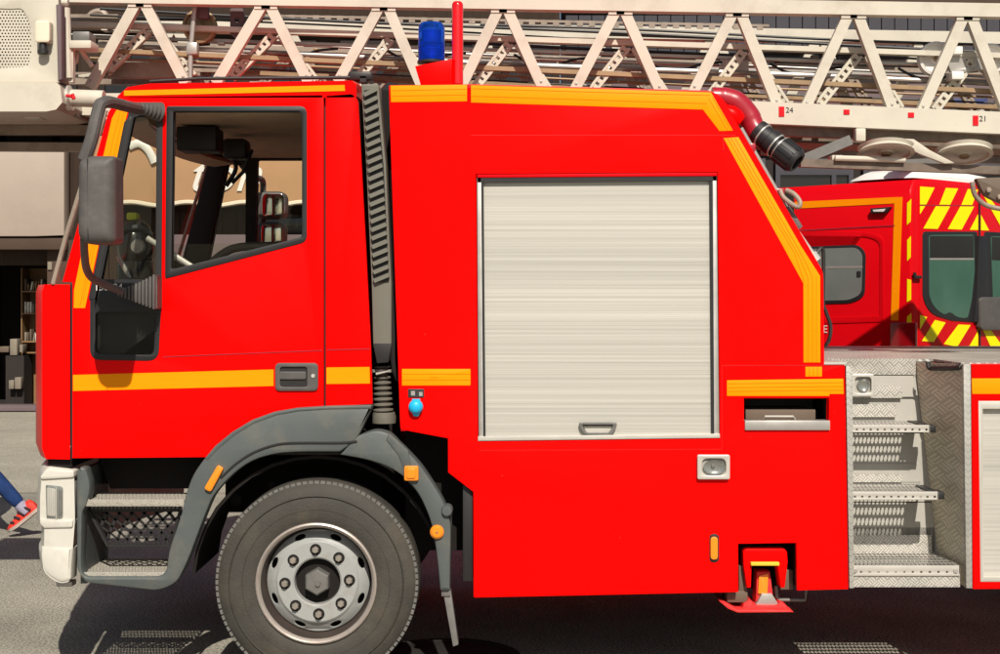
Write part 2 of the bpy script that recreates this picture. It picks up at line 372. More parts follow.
def panel(pts, Y0, t, holes=(), bev=.003, Yr=None, bm=None):
    """slab whose outline is read off the photo at depth Yr, facing the camera, front at Y0"""
    Yr = Y0 if Yr is None else Yr
    f = lambda pl: [(X_(x,Yr), Z_(y,Yr)) for x, y in rpoly(pl)]
    s = slab(f(pts), [f(h) for h in holes], t, bev)
    s.transform(Matrix.Translation((0,Y0,0)) @ FRONT)
    if bm is None: return s
    return merge(bm, s)
def merge(bm, s):
    me = bpy.data.meshes.new('tmp'); s.to_mesh(me); s.free(); bm.from_mesh(me); bpy.data.meshes.remove(me)
    return bm
def rect(x0, y0, x1, y1, r=0): return [(x0,y0,r),(x1,y0,r),(x1,y1,r),(x0,y1,r)]
def loft(bm, secs, close_prof=True, cap=True):
    """secs = list of rings of Vectors with equal counts"""
    rings = [[bm.verts.new(v) for v in s] for s in secs]
    n = len(rings[0])
    for i in range(len(rings)-1):
        for k in range(n if close_prof else n-1):
            bm.faces.new((rings[i][k], rings[i][(k+1)%n], rings[i+1][(k+1)%n], rings[i+1][k]))
    if cap and close_prof:
        bm.faces.new(rings[0]); bm.faces.new(rings[-1][::-1])
    return bm
def text_bm(s, size, depth=.002):
    cu = bpy.data.curves.new('tmp', 'FONT'); cu.body = s; cu.size = size; cu.extrude = depth; cu.align_x = 'CENTER'; cu.align_y = 'CENTER'
    ob = bpy.data.objects.new('tmp', cu); me = bpy.data.meshes.new_from_object(ob)
    bm = bmesh.new(); bm.from_mesh(me)
    bpy.data.objects.remove(ob); bpy.data.curves.remove(cu); bpy.data.meshes.remove(me)
    return bm
def text_at(s, px, py, Y, hpx, wscale=1.0, depth=.001):
    size = hpx/F*(D+Y)/.7
    t = text_bm(s, size, depth)
    t.transform(Matrix.Translation(P(px,py,Y)) @ FRONT @ Matrix.Diagonal((wscale,1,1,1)))
    return t
def lattice(u0, u1, v0, v1, nu, nv, w, t, stag=True):
    """diamond expanded-metal sheet in (u,v), strands of width w"""
    bm = BM()
    du, dv = (u1-u0)/nu, (v1-v0)/nv
    for i in range(nu):
        for j in range(nv):
            a, b = u0+i*du, v0+j*dv
            c = Vector((a+du/2, b+dv/2, 0))
            for q in ((a,b+dv/2),(a+du,b+dv/2)):
                for k in ((a+du/2,b),(a+du/2,b+dv)):
                    add_bar(bm, (q[0],q[1],0), (k[0],k[1],0), w, t, (0,0,1))
    return bm
def perforated(u0, u1, v0, v1, nu, nv, hole, n=6):
    """holes laid in staggered rows for a slab: returns outer, holes"""
    du, dv = (u1-u0)/nu, (v1-v0)/nv; hs = []
    for j in range(nv):
        for i in range(nu):
            x = u0+(i+.5+(.0 if j%2 else .45))*du
            if x+du*hole*.5 > u1: continue
            y = v0+(j+.5)*dv
            hs.append([(x+math.cos(2*PI*k/n)*du*hole*.5, y+math.sin(2*PI*k/n)*dv*hole*.5) for k in range(n)])
    return [(u0,v0),(u1,v0),(u1,v1),(u0,v1)], hs

# =================================================================== THE SETTING
def sheet(name, x0, x1, y0, y1, z, m):
    bm = BM(); vs = [bm.verts.new(p) for p in ((x0,y0,z),(x1,y0,z),(x1,y1,z),(x0,y1,z))]; bm.faces.new(vs)
    o = obj(name, bm, m, smooth=0); o['kind'] = 'structure'; return o
sheet('road', -400, 400, -400, 400, 0, 'road')
sheet('pavement', -60, 60, 6.5, 15.93, .004, 'pave')
FY = 15.9                                           # the shop fronts stand this far behind the truck's near side

# =================================================================== THE FIRE TRUCK
truck = thing('fire_truck', (0,1.2,0), 'red ladder truck with orange stripes and a cream aerial ladder above its cab', 'fire truck')
def part(name, bm, m, parent=None, **kw): return obj(name, bm, m, parent or truck, **kw)
CW = 2.3                                            # cab width

# ---- cab shell
cab_outline_back = [(325.5,95),(354,93),(357,97),(366,250),(371,352),(372.5,404),(325.5,407)]
def bulge(Y, b=.2):
    k = abs(Y-CW/2)/(CW/2); return -b*(1-k**3.2)
def sweep(prof_px, ys, b=.2, Yref=0.0, closed=True, bm=None):
    bm = bm or BM(); secs = []
    for y in ys:
        secs.append([Vector((X_(px,Yref)+bulge(y,b), y, Z_(py,Yref))) for px, py in prof_px])
    return loft(bm, secs, closed)
YS = [0.0,.03,.08,.15,.25,.4,.6,.85,1.15,1.45,1.7,1.9,2.05,2.15,2.22,2.27,2.3]
# rear side panel of the cab
part('cab_side', panel([(325.6,95),(353,93,3),(358,100,5),(366,250),(371,352),(372.5,404),(325.6,407)], 0, .035, bev=.004), 'red')
part('cab_side', panel([(325.6,95),(353,93,3),(358,100,5),(366,250),(371,352),(372.5,404),(325.6,407)], CW-.035, .035, bev=.004, Yr=0), 'red')
# door with window openings
door_out = [(128,96),(323.6,94),(323.6,407),(300,410),(272,417),(247,430),(224,447),(208,457.5),(72,458.5),(72,282),(74,275)]
quarter = [(130,112,4),(161.5,113,2),(160,300),(157,359,10),(91,358,10),(91,300,4)]
main_win = [(168,107,3),(306,107,8),(306,241,6),(166,277,3)]
def door(Y0, near=True):
    d = part('door', panel(door_out, Y0, .04, [quarter, main_win], .005, Yr=0), 'red')
    sgn = -1 if near else 1
    fy = Y0-.004 if near else Y0+.03
    # seals round both openings
    obj('window_frame', panel([(129,110,4),(163,111,2),(161.6,301),(158.6,361,11),(90,360,11),(90,299,4)], fy, .02, [[(133.5,116,3),(157.5,116,2),(156.4,280),(96,280),(96,302)],[(95.5,312,4),(156,312,4),(153.5,355,6),(95.5,354,6)]], .003, Yr=0), 'rubberseal', d)
    obj('window_frame', panel([(166.5,106,3),(307,106,8),(307,242,7),(165,279,3)], fy, .02, [[(173.5,111.5,2),(302,111.5,5),(302,237,3),(171.5,269.5,2)]], .003, Yr=0), 'rubberseal', d)
    obj('window_pane', panel([(133,115.5),(158,115.5),(157,281),(95.4,281)], Y0+.012, .004, bev=0, Yr=0), 'glass', d)
    obj('window_pane', panel([(94,311),(157,311),(155,357),(94,357)], Y0+.013, .004, bev=0, Yr=0), 'glass', d)
    obj('window_pane', panel([(171,244),(281,243.5),(171,273)] if near else [(173,111),(302.5,111),(302.5,238),(171,271)], Y0+.0125, .004, bev=0, Yr=0), 'glass', d)
    return d
d_near = door(0); d_far = door(CW-.04, False)
for (ya, yb, nm) in ((.0405,.055,'near'),(CW-.057,CW-.0405,'far')):
    obj('door_trim', panel([(130,98),(322,98),(322,405),(297,408),(272,415),(246,429),(223,446),(208,455),(74,456),(74,284)], ya, yb-ya, [[(133,115),(158,115),(157,356),(94,355),(94,301)],[(173,111),(302,111),(302,238),(171,271)]], 0, Yr=0), 'interior', d_near if nm == 'near' else d_far)
bm = BM(); pbox(bm, 319, 330, 96, 406, .036, .05, Yr=0); part('door_seal', bm, 'black')
# pull handle plate on the near door
h = part('door_handle', panel(rect(275,363,318,391,5), -.012, .03, [rect(280,367,307,387,3)], .004), 'mirrorplastic', d_near)
bm = panel(rect(279.5,366.5,307.5,387.5,2), -.002, .004, bev=0); obj('handle_recess', bm, 'black', d_near)
bm = panel(rect(279,371.5,306,379.5,2), -.01, .009, bev=.003); obj('handle_bar', bm, 'mirrorplastic', d_near)
bm = BM(); add_lathe(bm, [(0,-.004),(.008,-.004),(.01,0),(.01,.01)], P(313,376,-.012), seg=16); obj('lock', bm, 'bright', d_near)
# orange stripe on door and side
obj('reflective_stripe', panel([(73,375),(273.5,369.5),(273.5,386),(73,391)], -.0025, .004, bev=0), 'orange', d_near)
part('reflective_stripe', panel([(326.5,367.5),(369.5,367),(370,383.5),(326.5,384)], -.0025, .004, bev=0), 'orange')
# shut line pressed along the door and side panel
bm = BM(); add_tube(bm, [P(163,357,-.0005),P(322,350.5,-.0005)], .0028, 6); obj('pressed_line', bm, 'darkred', d_near)
bm = BM(); add_tube(bm, [P(327,350,-.0005),P(370,349,-.0005)], .0028, 6); part('pressed_line', bm, 'darkred')
# A pillar (red) and its orange tape
part('pillar', panel([(124,96),(131,96),(131,112),(92,300),(92,458.5),(73.4,458.5),(73.4,282),(62,282),(108,112),(116,100)], .002, .05, bev=.006), 'red')
part('pillar', panel([(124,96),(131,96),(131,112),(92,300),(92,458.5),(73.4,458.5),(73.4,282),(62,282),(108,112),(116,100)], CW-.052, .05, bev=.006, Yr=0), 'red')
part('reflective_stripe', panel([(118,107),(129.5,104),(126,118),(85,308),(73.6,308),(74,290),(88,222),(112,118)], -.002, .003, bev=0), 'orange')
part('pillar_seal', panel([(129.5,115,3),(132.5,118,2),(95,300,3),(88,300,3),(124,122)], -.006, .012, bev=.003), 'rubberseal')
part('pillar_trim', panel([(124,98),(131,98),(131,114),(96,300),(64,300),(63,282),(108,114)], CW-.066, .013, bev=.002, Yr=0), 'interior')
part('pillar_trim', panel([(124,100),(131,100),(131,114),(96,300),(80,300),(84,282),(112,118)], .053, .01, bev=.002, Yr=0), 'interior')
# roof
bm = BM()
secs = []
for y in YS:
    k = abs(y-CW/2)/(CW/2); up = .05*(1-k**3); f = bulge(y,.12)
    pr = [(113,104),(119,95),(128,87),(150,83.5),(352,80.5),(356,84),(356.5,96),(353,97.5),(128,98)]
    secs.append([Vector((X_(px)+(f if px < 140 else 0), y, Z_(py)+(up if py < 96 else up*.6))) for px, py in pr])
loft(bm, secs)
roof = part('roof', bm, 'red')
obj('reflective_stripe', panel([(124,90.5),(344.5,84.8),(345,90.8),(124,95.6)], -.0035, .006, bev=0), 'orange', roof)
bm = BM(); add_tube(bm, [P(150,81.5,.06),P(200,78.5,.06),P(350,77.5,.06)], .008, 8); obj('roof_gutter', bm, 'rubberseal', roof)
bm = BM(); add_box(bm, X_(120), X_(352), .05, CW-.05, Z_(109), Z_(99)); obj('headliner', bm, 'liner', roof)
for pts in ([(121,108),(113,140),(80,306)],[(125,106.5),(118,138),(83,300)]):
    bm = BM(); add_tube(bm, [P(x,y,-.0022) for x, y in pts], .0011, 5); part('tape_rib', bm, 'orangeline')
# windscreen, lower front and corner
wsp = [(53,283),(104,116)]
bm = BM(); sw = [Vector((0,0,0))]
secs = [[Vector((X_(px)+bulge(y, .17), y, Z_(py))) for px, py in ((55,283),(72,232),(90,175),(106,112))] for y in YS]
loft(bm, secs, close_prof=False, cap=False); part('windscreen', bm, 'screen')
for yy in (.0, CW):
    bm = BM(); add_tube(bm, [P(53,284,0)+Vector((0,yy,0)), P(66,236,0)+Vector((0,yy,0)), P(84,178,0)+Vector((0,yy,0)), P(106,110,0)+Vector((0,yy,0))], .011, 8); part('windscreen_trim', bm, 'creamshade')
bm = sweep([(44.5,284.5),(42,292),(42,448),(46,459),(70,459.5),(70,284.5)], YS, .2)
part('front_panel', bm, 'red')
for ya in (330, 362, 394):
    bm = sweep([(41.2,ya),(41.2,ya+24),(45,ya+24),(45,ya)], YS[5:-5], .2); part('grille_slot', bm, 'black')
bm = BM(); add_tube(bm, [P(71.6,284,.004),P(71.6,459,.004)], .0045, 6); part('panel_gap_seal', bm, 'black')
# cab back wall, floor, dash, seats, steering wheel
bm = BM(); add_box(bm, X_(352), X_(358), .04, CW-.04, Z_(405), Z_(100)); part('cab_back_wall', bm, 'interior')
bm = BM(); add_box(bm, X_(74), X_(356), .042, CW-.042, Z_(456), Z_(440)); part('cab_floor', bm, 'interior')
bm = BM()
dp = [(56,290),(92,282),(128,277),(150,292),(152,330),(112,360),(60,440)]
secs = [[Vector((X_(px), y, Z_(py))) for px, py in dp] for y in (.06,.5,1.2,1.8,CW-.06)]
loft(bm, secs); part('dashboard', bm, 'interior')
for y0 in (.35, 1.35):
    bm = BM(); add_box(bm, X_(205), X_(300), y0, y0+.5, Z_(395), Z_(360), .03)
    add_box(bm, X_(300), X_(325), y0, y0+.5, Z_(380), Z_(272), .03)
    add_box(bm, X_(225), X_(300), y0+.1, y0+.4, Z_(440), Z_(395)); part('seat', bm, 'interior')
c = P(196,285,.62); ax = Vector((.62,0,.78)).normalized(); a1 = Vector((0,1,0)); a2 = ax.cross(a1)
bm = BM()
ring = [c+(a1*math.cos(t)+a2*math.sin(t))*.225 for t in [2*PI*k/40 for k in range(41)]]
add_tube(bm, ring, .017, 10, False)
add_tube(bm, [c, c-ax*.45], .03, 10)
for t in (.3, PI-.3, PI*1.5): add_tube(bm, [c-ax*.03, c+(a1*math.cos(t)+a2*math.sin(t))*.22], .013, 8)
part('steering_wheel', bm, 'wheelrim')
bm = BM(); add_tube(bm, [P(212,262,.9),P(232,249,.9),P(262,246,.9),P(300,248,.9),P(330,262,.9)], .022, 10, smoothn=5); part('grab_rail', bm, 'wheelrim')
bm = BM(); add_tube(bm, [P(147,238,.25),P(200,272,.25)], .014, 10); add_tube(bm, [P(118,256,.3),P(132,282,.3)], .011, 10)
part('control_stalk', bm, 'bright')
bm = BM(); pbox(bm, 176,216,126,150,.55,.75,.01); part('sun_visor', bm, 'black')
bm = BM(); add_tube(bm, [P(212,150,1.0),P(228,152,1.05),P(236,168,1.1),P(226,186,1.1)], .012, 8, smoothn=4); pbox(bm,222,246,138,158,.95,1.1,.02)
add_tube(bm, [P(252,150,1.0),P(243,172,1.05),P(232,183,1.05)], .01, 8); part('roof_radio', bm, 'black')
bm = BM()
secs = [[Vector((X_(px)+bulge(y,.15)*.8, y, Z_(py)+.02)) for px, py in ((118,112),(146,116),(150,122),(122,126))] for y in YS[2:-2]]
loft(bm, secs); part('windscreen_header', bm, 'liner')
# black band with the number on the quarter window
part('quarter_panel', panel([(94,281),(157.5,281),(156.5,311),(94,311)], .004, .02, bev=0), 'black')
part('model_lettering', text_at('150E24', 108.5, 287.5, -.0055, 7.0, .95), 'letter')

# ---- door mirror: housing, arms and ribbed roots
MY = -.62
def dome(poly, Y0, depth, inset, n=6, Yr=None):
    """rounded shell: the outline shrinks towards the front like a cushion"""
    pl = [(X_(x,Y0), Z_(y,Y0)) for x, y in rpoly(poly, 8)]
    xs = [p[0] for p in pl]; zs = [p[1] for p in pl]; cx, cz = (min(xs)+max(xs))/2, (min(zs)+max(zs))/2; hx, hz = (max(xs)-min(xs))/2, (max(zs)-min(zs))/2
    secs = []
    for k in range(n+1):
        a = PI/2*k/n; ins = inset*(1-math.sin(a)); y = Y0+inset*(1-math.cos(a))*.9
        secs.append([Vector((cx+(x-cx)*(1-ins/hx), y, cz+(z-cz)*(1-ins/hz))) for x, z in pl])
    secs.append([v+Vector((0,depth-inset*.9,0)) for v in secs[-1]])
    bm = BM(); return loft(bm, secs)
mir = part('mirror', dome([(76.5,160,14),(86,155,9),(113.5,155,4),(114,243.5,7),(84,244,12),(75.5,236,10)], MY-.07, .15, .05), 'mirrorplastic', smooth=60)
bm = BM(); add_tube(bm, [P(87.5,158,MY-.068),P(88,241,MY-.068)], .002, 6); obj('housing_seam', bm, 'black', mir)
bm = BM(); add_box(bm, X_(113.6,MY), X_(114.5,MY), MY-.03, MY+.075, Z_(238,MY), Z_(162,MY)); obj('mirror_glass', bm, 'mirror', mir)
bm = BM(); add_tube(bm, [P(84,160,MY), P(91,140,MY), P(99,108,MY+.02), P(103,103,MY+.04), P(110,102,MY+.12), P(128,106.5,MY+.34), P(140,109,-.05)], .026, 10, smoothn=6); obj('mirror_arm', bm, 'mirrorplastic', mir)
bm = BM(); add_tube(bm, [P(84,238,MY+.02), P(84.5,254,MY+.1), P(87,270,MY+.24), P(95,280,MY+.36), P(122,291.5,-.12)], .017, 10, smoothn=6); obj('mirror_arm', bm, 'mirrorplastic', mir)
bm = BM()
def bell(bm, pa, pb, r0, r1, n):
    pts, rr = [], []
    for i in range(n*3+1):
        t = i/(n*3); pts.append(Vector(pa).lerp(Vector(pb), t)); r_ = r0+(r1-r0)*t
        rr.append(r_*(1.0 if i%3 == 0 else (.82 if i%3 == 1 else 1.03)))
    return add_tube(bm, pts, rr, 16)
bell(bm, P(131,105.5,-.11), P(160,112,-.01), .016, .045, 8); obj('mirror_bracket', bm, 'mirrorplastic', mir)
# lower root: a ribbed wedge
bm = BM()
n = 11
for i in range(n):
    t = i/(n-1); x = 121+t*37.5; top = 290-t*17+2.5*math.sin(t*2.2); bot = 296+t*13
    w = .05+.05*t
    add_box(bm, X_(x), X_(x+2.3), -.015-w*1.0, .0, Z_(bot), Z_(top), .002)
    add_box(bm, X_(x+2.2), X_(x+3.6), -.012-w*.82, .0, Z_(bot-1), Z_(top+1.5))
obj('mirror_bracket', bm, 'mirrorplastic', mir)
# far side mirrors, seen through the cab
FYM = CW+.45
for (x0,y0,x1,y1) in ((254,191,286,219),(253,222,285,247)):
    mm = part('mirror', panel(rect(x0,y0,x1,y1,9), FYM, .14, bev=.03), 'mirrorplastic')
    obj('mirror_glass', panel(rect(x0+8,y0+2.5,x1-2,y1-2.5,5), FYM-.004, .01, bev=.002), 'mirror', mm)
bm = BM(); add_tube(bm, [P(238,160,CW+.02),P(252,176,CW+.2),P(262,180,FYM),P(263,192,FYM+.05),P(262,235,FYM+.05),P(256,262,FYM),P(236,272,CW+.02)], .02, 8, smoothn=4); part('mirror_arm', bm, 'mirrorplastic')

# ---- louvred air intake behind the cab
intake = part('air_intake', panel([(361,84,2),(378.5,83.5,2),(386,165),(391.5,284),(391.5,343),(388,362),(377,363),(373,345),(371.5,284),(366,165)], .03, .16, bev=.006), 'louvre')
bm = panel([(364,90),(376,89),(383.7,166),(388.8,282),(373.6,283),(369,166)], .026, .02, bev=0); obj('louvre_backing', bm, 'black', intake)
bm = BM()
for k in range(23):
    y = 92.5+k*8.45; t = (y-90)/192
    xl = 364+t*9.8+(.4 if t>.4 else 0); xr = 376.3+t*12.6+(.9*math.sin(t*PI))
    add_bar(bm, P(xl,y+2.6,.018), P(xr,y-3.4,.018), .0185, .02)
obj('louvre_slat', bm, 'louvre', intake)
bm = panel([(373,343.5),(391.7,343.5),(388.2,362.3),(377,363.3)], .026, .02, bev=.002); obj('intake_foot', bm, 'black', intake)
bm = BM()
pts, rr = [], []
for i in range(37):
    y = 366+i*1.35; t = i/36
    pts.append(P(382+t*1.5, y, .13)); rr.append((.036+.012*t)*(1.0 if i%4 < 2 else .66))
add_tube(bm, pts, rr, 18)
add_lathe(bm, [(.0,0),(.055,0),(.056,.03),(.05,.05),(0,.05)], P(384,423,.13), (0,0,1), 18)
obj('intake_bellows', bm, 'bellows', intake)
bm = BM(); add_lathe(bm, [(.047,0),(.047,.012),(.04,.012)], P(382,372,.13), (0,0,1), 18); add_tube(bm, [P(376,374,.075),P(388,371,.075)], .006, 6); obj('hose_clamp', bm, 'bright', intake)
bm = BM(); add_tube(bm, [P(392,170,.1),P(394,300,.1),P(393,360,.1),P(398,380,.12)], .012, 8, smoothn=4); part('pipe', bm, 'black')
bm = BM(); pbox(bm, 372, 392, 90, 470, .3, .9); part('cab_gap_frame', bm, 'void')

# ---- body with roller shutter
BD = .6
# body opening depths
sh_open = [(476,174),(717.5,172),(720,438),(478,441)]
drawer_open = [(744,398),(829,398),(829,422.5),(744,422.5)]
stab_open = [(738.5,544),(796,543),(797,620),(738,620)]
upper = [(388.6,85,2),(470,84),(712,90.5,7),(722,97,6),(823.5,272,6),(824.5,364.2),(844.8,364.2,2),(848.4,589.5),(797.2,590.8),(796.4,543.2),(738.2,544),(738.6,592.4),(473.5,598,2),(473.2,492),(448,472.5),(447.8,438.5),(400.2,429.5,3)]
body = part('equipment_body', panel(upper, 0, .03, [sh_open, drawer_open], .004), 'red')
# closed box behind the side panel
bm = panel([(391,86.5),(470,86),(711,92.5),(720,99),(821,273),(822,366),(843,366),(846,588),(797.5,589),(796.6,542.5),(738,543.3),(738.4,590.5),(475.5,595),(475.2,491),(450,471.5),(449.8,437),(402,428)], .0295, BD-.03, bev=0, Yr=0)
# punch recesses with boxes: the interior behind the shutter and drawer stays inside
bb = part('body_box', panel([(391,86.5),(470,86),(711,92.5),(720,99),(821,273),(822,366),(843,366),(846,588),(797.5,589),(796.6,542.5),(738,543.3),(738.4,590.5),(475.5,595),(475.2,491),(450,471.5),(449.8,437),(402,428)], .0295, BD-.03, [[(477.5,175.5),(716,173.5),(718.5,436.5),(479.5,439.5)], [(745,399),(828,399),(828,421.5),(745,421.5)]], 0, Yr=0), 'red')
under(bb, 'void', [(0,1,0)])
for p in bb.data.polygons:  # sides of bay and drawer: their shade is put into the colour
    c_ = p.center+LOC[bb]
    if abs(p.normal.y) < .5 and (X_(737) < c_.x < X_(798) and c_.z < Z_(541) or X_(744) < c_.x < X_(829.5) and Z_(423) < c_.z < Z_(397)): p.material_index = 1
bm.free()
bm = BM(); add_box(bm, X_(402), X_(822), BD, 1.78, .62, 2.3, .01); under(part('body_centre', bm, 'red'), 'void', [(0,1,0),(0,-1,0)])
bs_ = part('body_side', panel([(391,86.5),(470,86),(711,92.5),(720,99),(821,273),(822,366),(843,366),(846,588),(475.5,595),(475.2,491),(450,471.5),(449.8,437),(402,428)], 1.78, .6, bev=.004, Yr=0), 'red')
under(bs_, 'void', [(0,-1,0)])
# seams
def seam(pts, m='seam', r=.0018, parent=body, Y=-.0006):
    b_ = BM(); add_tube(b_, [P(x,y,Y) for x, y in pts], r, 6); return obj('panel_seam', b_, m, parent)
seam([(471,135.3),(736,135.2)]); seam([(723,134),(723.5,150)])
seam([(722,365.6),(844,365.4)]); seam([(722,365.6),(722,450)], r=.001); seam([(480,450.5),(722,449.3)], r=.0014)
# reflective tape on the body
for pl in ([(390.5,85.5),(467,84.5),(467,101.2),(391,102)], [(471,85),(711,92.2),(733,130.5),(719.5,131),(703,109.5),(471,102.4)],
           [(723.5,138),(738.5,137),(801,246),(820.2,276),(820.4,362.5),(803.6,362.5),(803.4,283.5)], [(805.5,366.8),(822,366.8),(822,376.6),(805.5,376.6)],
           [(402,369),(470.5,369,1),(470.5,385.5,1),(402,385.5)], [(727,380.3),(843.3,378.8),(843.8,394),(829.5,394),(829.5,396),(727,396)]):
    obj('reflective_stripe', panel(pl, -.0028, .004, bev=.0008), 'orange', body)
def ribs(lines, parent, Y=-.0031):
    for pts in lines:
        b_ = BM(); add_tube(b_, [P(x,y,Y) for x, y in pts], .0011, 5); obj('tape_rib', b_, 'orangeline', parent)
ribs([[(472,88.5),(710,95.3)],[(472,96),(707,103.5)],[(708.5,98),(727.5,130.5)],[(712.5,97),(731,130)],
      [(731,138),(799,256),(808,278),(808,362)],[(735,138),(803,257),(812.5,277),(812.5,362)],[(727.5,138),(795,254),(804,282)],[(816.5,277),(816.5,362)],
      [(809.5,367),(809.5,376.5)],[(813.5,367),(813.5,376.5)],[(817.5,367),(817.5,376.5)],
      [(727.5,383.8),(843,382.6)],[(727.5,387.6),(843.3,386.4)],[(727.5,391.4),(843.6,390.2)],[(392,90.5),(466,89)],[(392,96),(466,94.7)],[(403,374),(470,374)],[(403,380),(470,380)],
      [(430,377.6),(438,377.6)]], body)
# roller shutter
shut = part('roller_shutter', panel([(477,176.5),(481.2,176.5),(483.2,437),(714.2,434),(712.6,174.5),(716.6,174.5),(719.3,437.6),(478.8,440.4)], .006, .02, bev=.002), 'steel')
obj('shutter_sill', panel([(478,436.6),(719.8,433.8),(720,438),(478,441)], -.006, .012, bev=.002), 'bright', shut)
obj('shutter_top_strip', panel([(477,174.4),(717,172.4),(717.2,176),(477,177.6)], .002, .02, bev=.003), 'vanred', shut)  # darker red strip along the top of the shutter opening
bm = BM()
nsl = 31
for i in range(nsl):
    y0 = 180.5+i*(256.5/nsl); y1 = y0+256.5/nsl
    ya = [(y0, .0259),(y0+.22, .0259),(y0+.24,.0254),((y0+y1)/2,.0254),(y1-.8,.0254),(y1-.02,.0254),(y1,.0259)]
    A = [bm.verts.new(Vector((X_(481.5), d_, Z_(y)))) for y, d_ in ya]
    B = [bm.verts.new(Vector((X_(715.5), d_, Z_(y)))) for y, d_ in ya]
    for k in range(len(ya)-1): bm.faces.new((A[k],A[k+1],B[k+1],B[k]))
obj('shutter_curtain', bm, 'shutter', shut, smooth=20)
bm = panel([(477.3,177.7),(717,176),(717,180.6),(477.4,182.4)], .006, .02, bev=0)
obj('shutter_gap_strip', bm, 'rubberseal', shut)  # black strip painted in for the dark gap above the curtain
obj('shutter_seal', panel([(481.4,180),(483.6,180),(485.6,437),(483.2,437)], .008, .02, bev=0), 'rubberseal', shut)
obj('shutter_seal', panel([(710,178),(712.6,178),(714.4,434),(711.8,434)], .008, .02, bev=0), 'rubberseal', shut)
hd = obj('shutter_handle', panel([(579,422.5,2),(617,422.5,2),(616.5,428,5),(612,435,4),(584,435,4),(579.5,428,5)], .004, .012, [[(583,426.5,1),(613,426.5,1),(611.5,429,3),(609,432.5,2),(587,432.5,2),(584,429,3)]], .003), 'hub', shut)
obj('handle_recess', panel([(583,426),(613,426),(609,433),(587,433)], .0145, .004, bev=0), 'bright', shut)
bm = BM(); add_tube(bm, [P(583,424,.001), P(613,424,.001)], .006, 8); obj('handle_bar', bm, 'cable', shut)
# drawer
bm = BM(); bm = panel([(745.5,399.5),(827.5,399.5),(827.5,421),(745.5,421)], .3, .02, bev=0, Yr=0); dr = part('drawer', bm, 'black')
bm = BM(); pbox(bm, 747.5,818,410.5,420.5,.05,.28,.003,Yr=0); obj('drawer_box', bm, 'brownbox', dr)
bm = BM(); pbox(bm, 744.6,829.5,420.5,430,-.012,.06,.002,Yr=0); obj('drawer_lip', bm, 'steel', dr)
bm = BM(); add_tube(bm, [P(763,419,.045),P(765,416.4,.02),P(793,416.4,.02),P(795,419,.045)], .005, 8); obj('drawer_handle', bm, 'bright', dr)
# filler cap, plate, lamps
bm = BM(); add_lathe(bm, [(0,-.045),(.018,-.043),(.029,-.034),(.033,-.02),(.033,-.008),(.028,0)], P(416,406.5,0), seg=24); cap = part('filler_cap', bm, 'cap')
bm = panel([(412,399),(420,399),(421,412),(418,416.5),(414,416.5),(411,412)], -.02, .02, bev=.004); obj('cap_tab', bm, 'cap', cap)
pl_ = part('filler_plate', panel(rect(408,389,424,397.5,1), -.004, .006, bev=.001), 'label')
obj('plate_print', panel([(411,391),(415,391),(415,395.5),(411,395.5)], -.0052, .002, bev=0), 'steel', pl_)
obj('plate_print', panel([(419,392),(422.5,392),(422.5,396),(419,396)], -.0052, .002, bev=0), 'steel', pl_)
lamp = part('work_light', panel(rect(697.5,455,730,479.5,2), -.022, .024, [rect(702,458.5,726,475.5,6)], .003), 'bright')
obj('lamp_back', panel(rect(700.5,457.5,727.5,476.5,4), -.006, .007, bev=0), 'platesteel', lamp)
bm = BM(); add_lathe(bm, [(0,-.001),(.02,-.002),(.04,-.006),(.05,-.012)], P(714,467,-.006), seg=24)
bmesh.ops.scale(bm, vec=(1,1,.68), space=Matrix.Translation(-P(714,467,-.006)), verts=bm.verts); obj('reflector', bm, 'lens', lamp)
bm = BM(); add_lathe(bm, [(0,-.012),(.009,-.01),(.01,.003)], P(713,466,-.004), seg=14); obj('bulb', bm, 'hub', lamp)
mk = part('marker_light', panel(rect(709.5,534,719,562.5,5), -.004, .006, bev=.0015), 'black')
obj('marker_lens', panel(rect(710.6,537,718,560,4), -.014, .012, bev=.004), 'amber', mk)
# stabiliser leg in its bay
bm = BM(); pbox(bm, 741,794,546,600,.26,.3,Yr=0); st = part('stabiliser', bm, 'void')
obj('stabiliser_head', panel([(743,549,5),(787,549,5),(788,562),(785,588),(781,588),(777,563),(752,563),(751,588),(747,588),(743.5,566)], .02, .1, bev=.006), 'red', st)
bm = BM(); pbox(bm, 751,779.5,562.5,566,.0,.05,.003,Yr=0); obj('stabiliser_bar', bm, 'yellowbar', st)
obj('stabiliser_arm', panel([(757,572),(770,572),(774,603),(756,603)], .08, .1, bev=.004), 'padred', st)
bm = panel([(759,576,1),(768.5,574,1),(767.5,594,1),(758,594,1)], .07, .02, bev=.002); obj('warning_tab', bm, 'amber', st)
obj('stabiliser_bracket', panel([(762,594),(772,594),(780,607),(755,607)], .055, .05, bev=.004), 'steel', st)
bm = BM(); c0 = P(759,609.5,.1)
foot = [(720,602),(726,603.5),(737,610),(790,610.5),(794,612.5),(738,613),(728,609)]
merge(bm, panel(foot, .0, .26, bev=.004)); merge(bm, panel([(742,610),(744,604),(751,600),(753,606),(778,606),(780,602),(786,605),(788,610)], .03, .18, bev=.003)); obj('stabiliser_foot', bm, 'padred', st)
bm = BM(); pbox(bm, 727,748,591,603,.05,.2,.008); pbox(bm, 739,747,566,594,.06,.2,.004); obj('stabiliser_link', bm, 'brownbox', st); bm = BM(); pbox(bm, 780,793,570,590,.1,.2,.004); obj('stabiliser_link', bm, 'brownbox', st)
bm = BM(); add_tube(bm, [P(776,586,.1),P(777,597,.1),P(779,600,.1),P(805,600,.1),P(806,590,.1)], .008, 8); obj('stabiliser_frame', bm, 'hub', st)

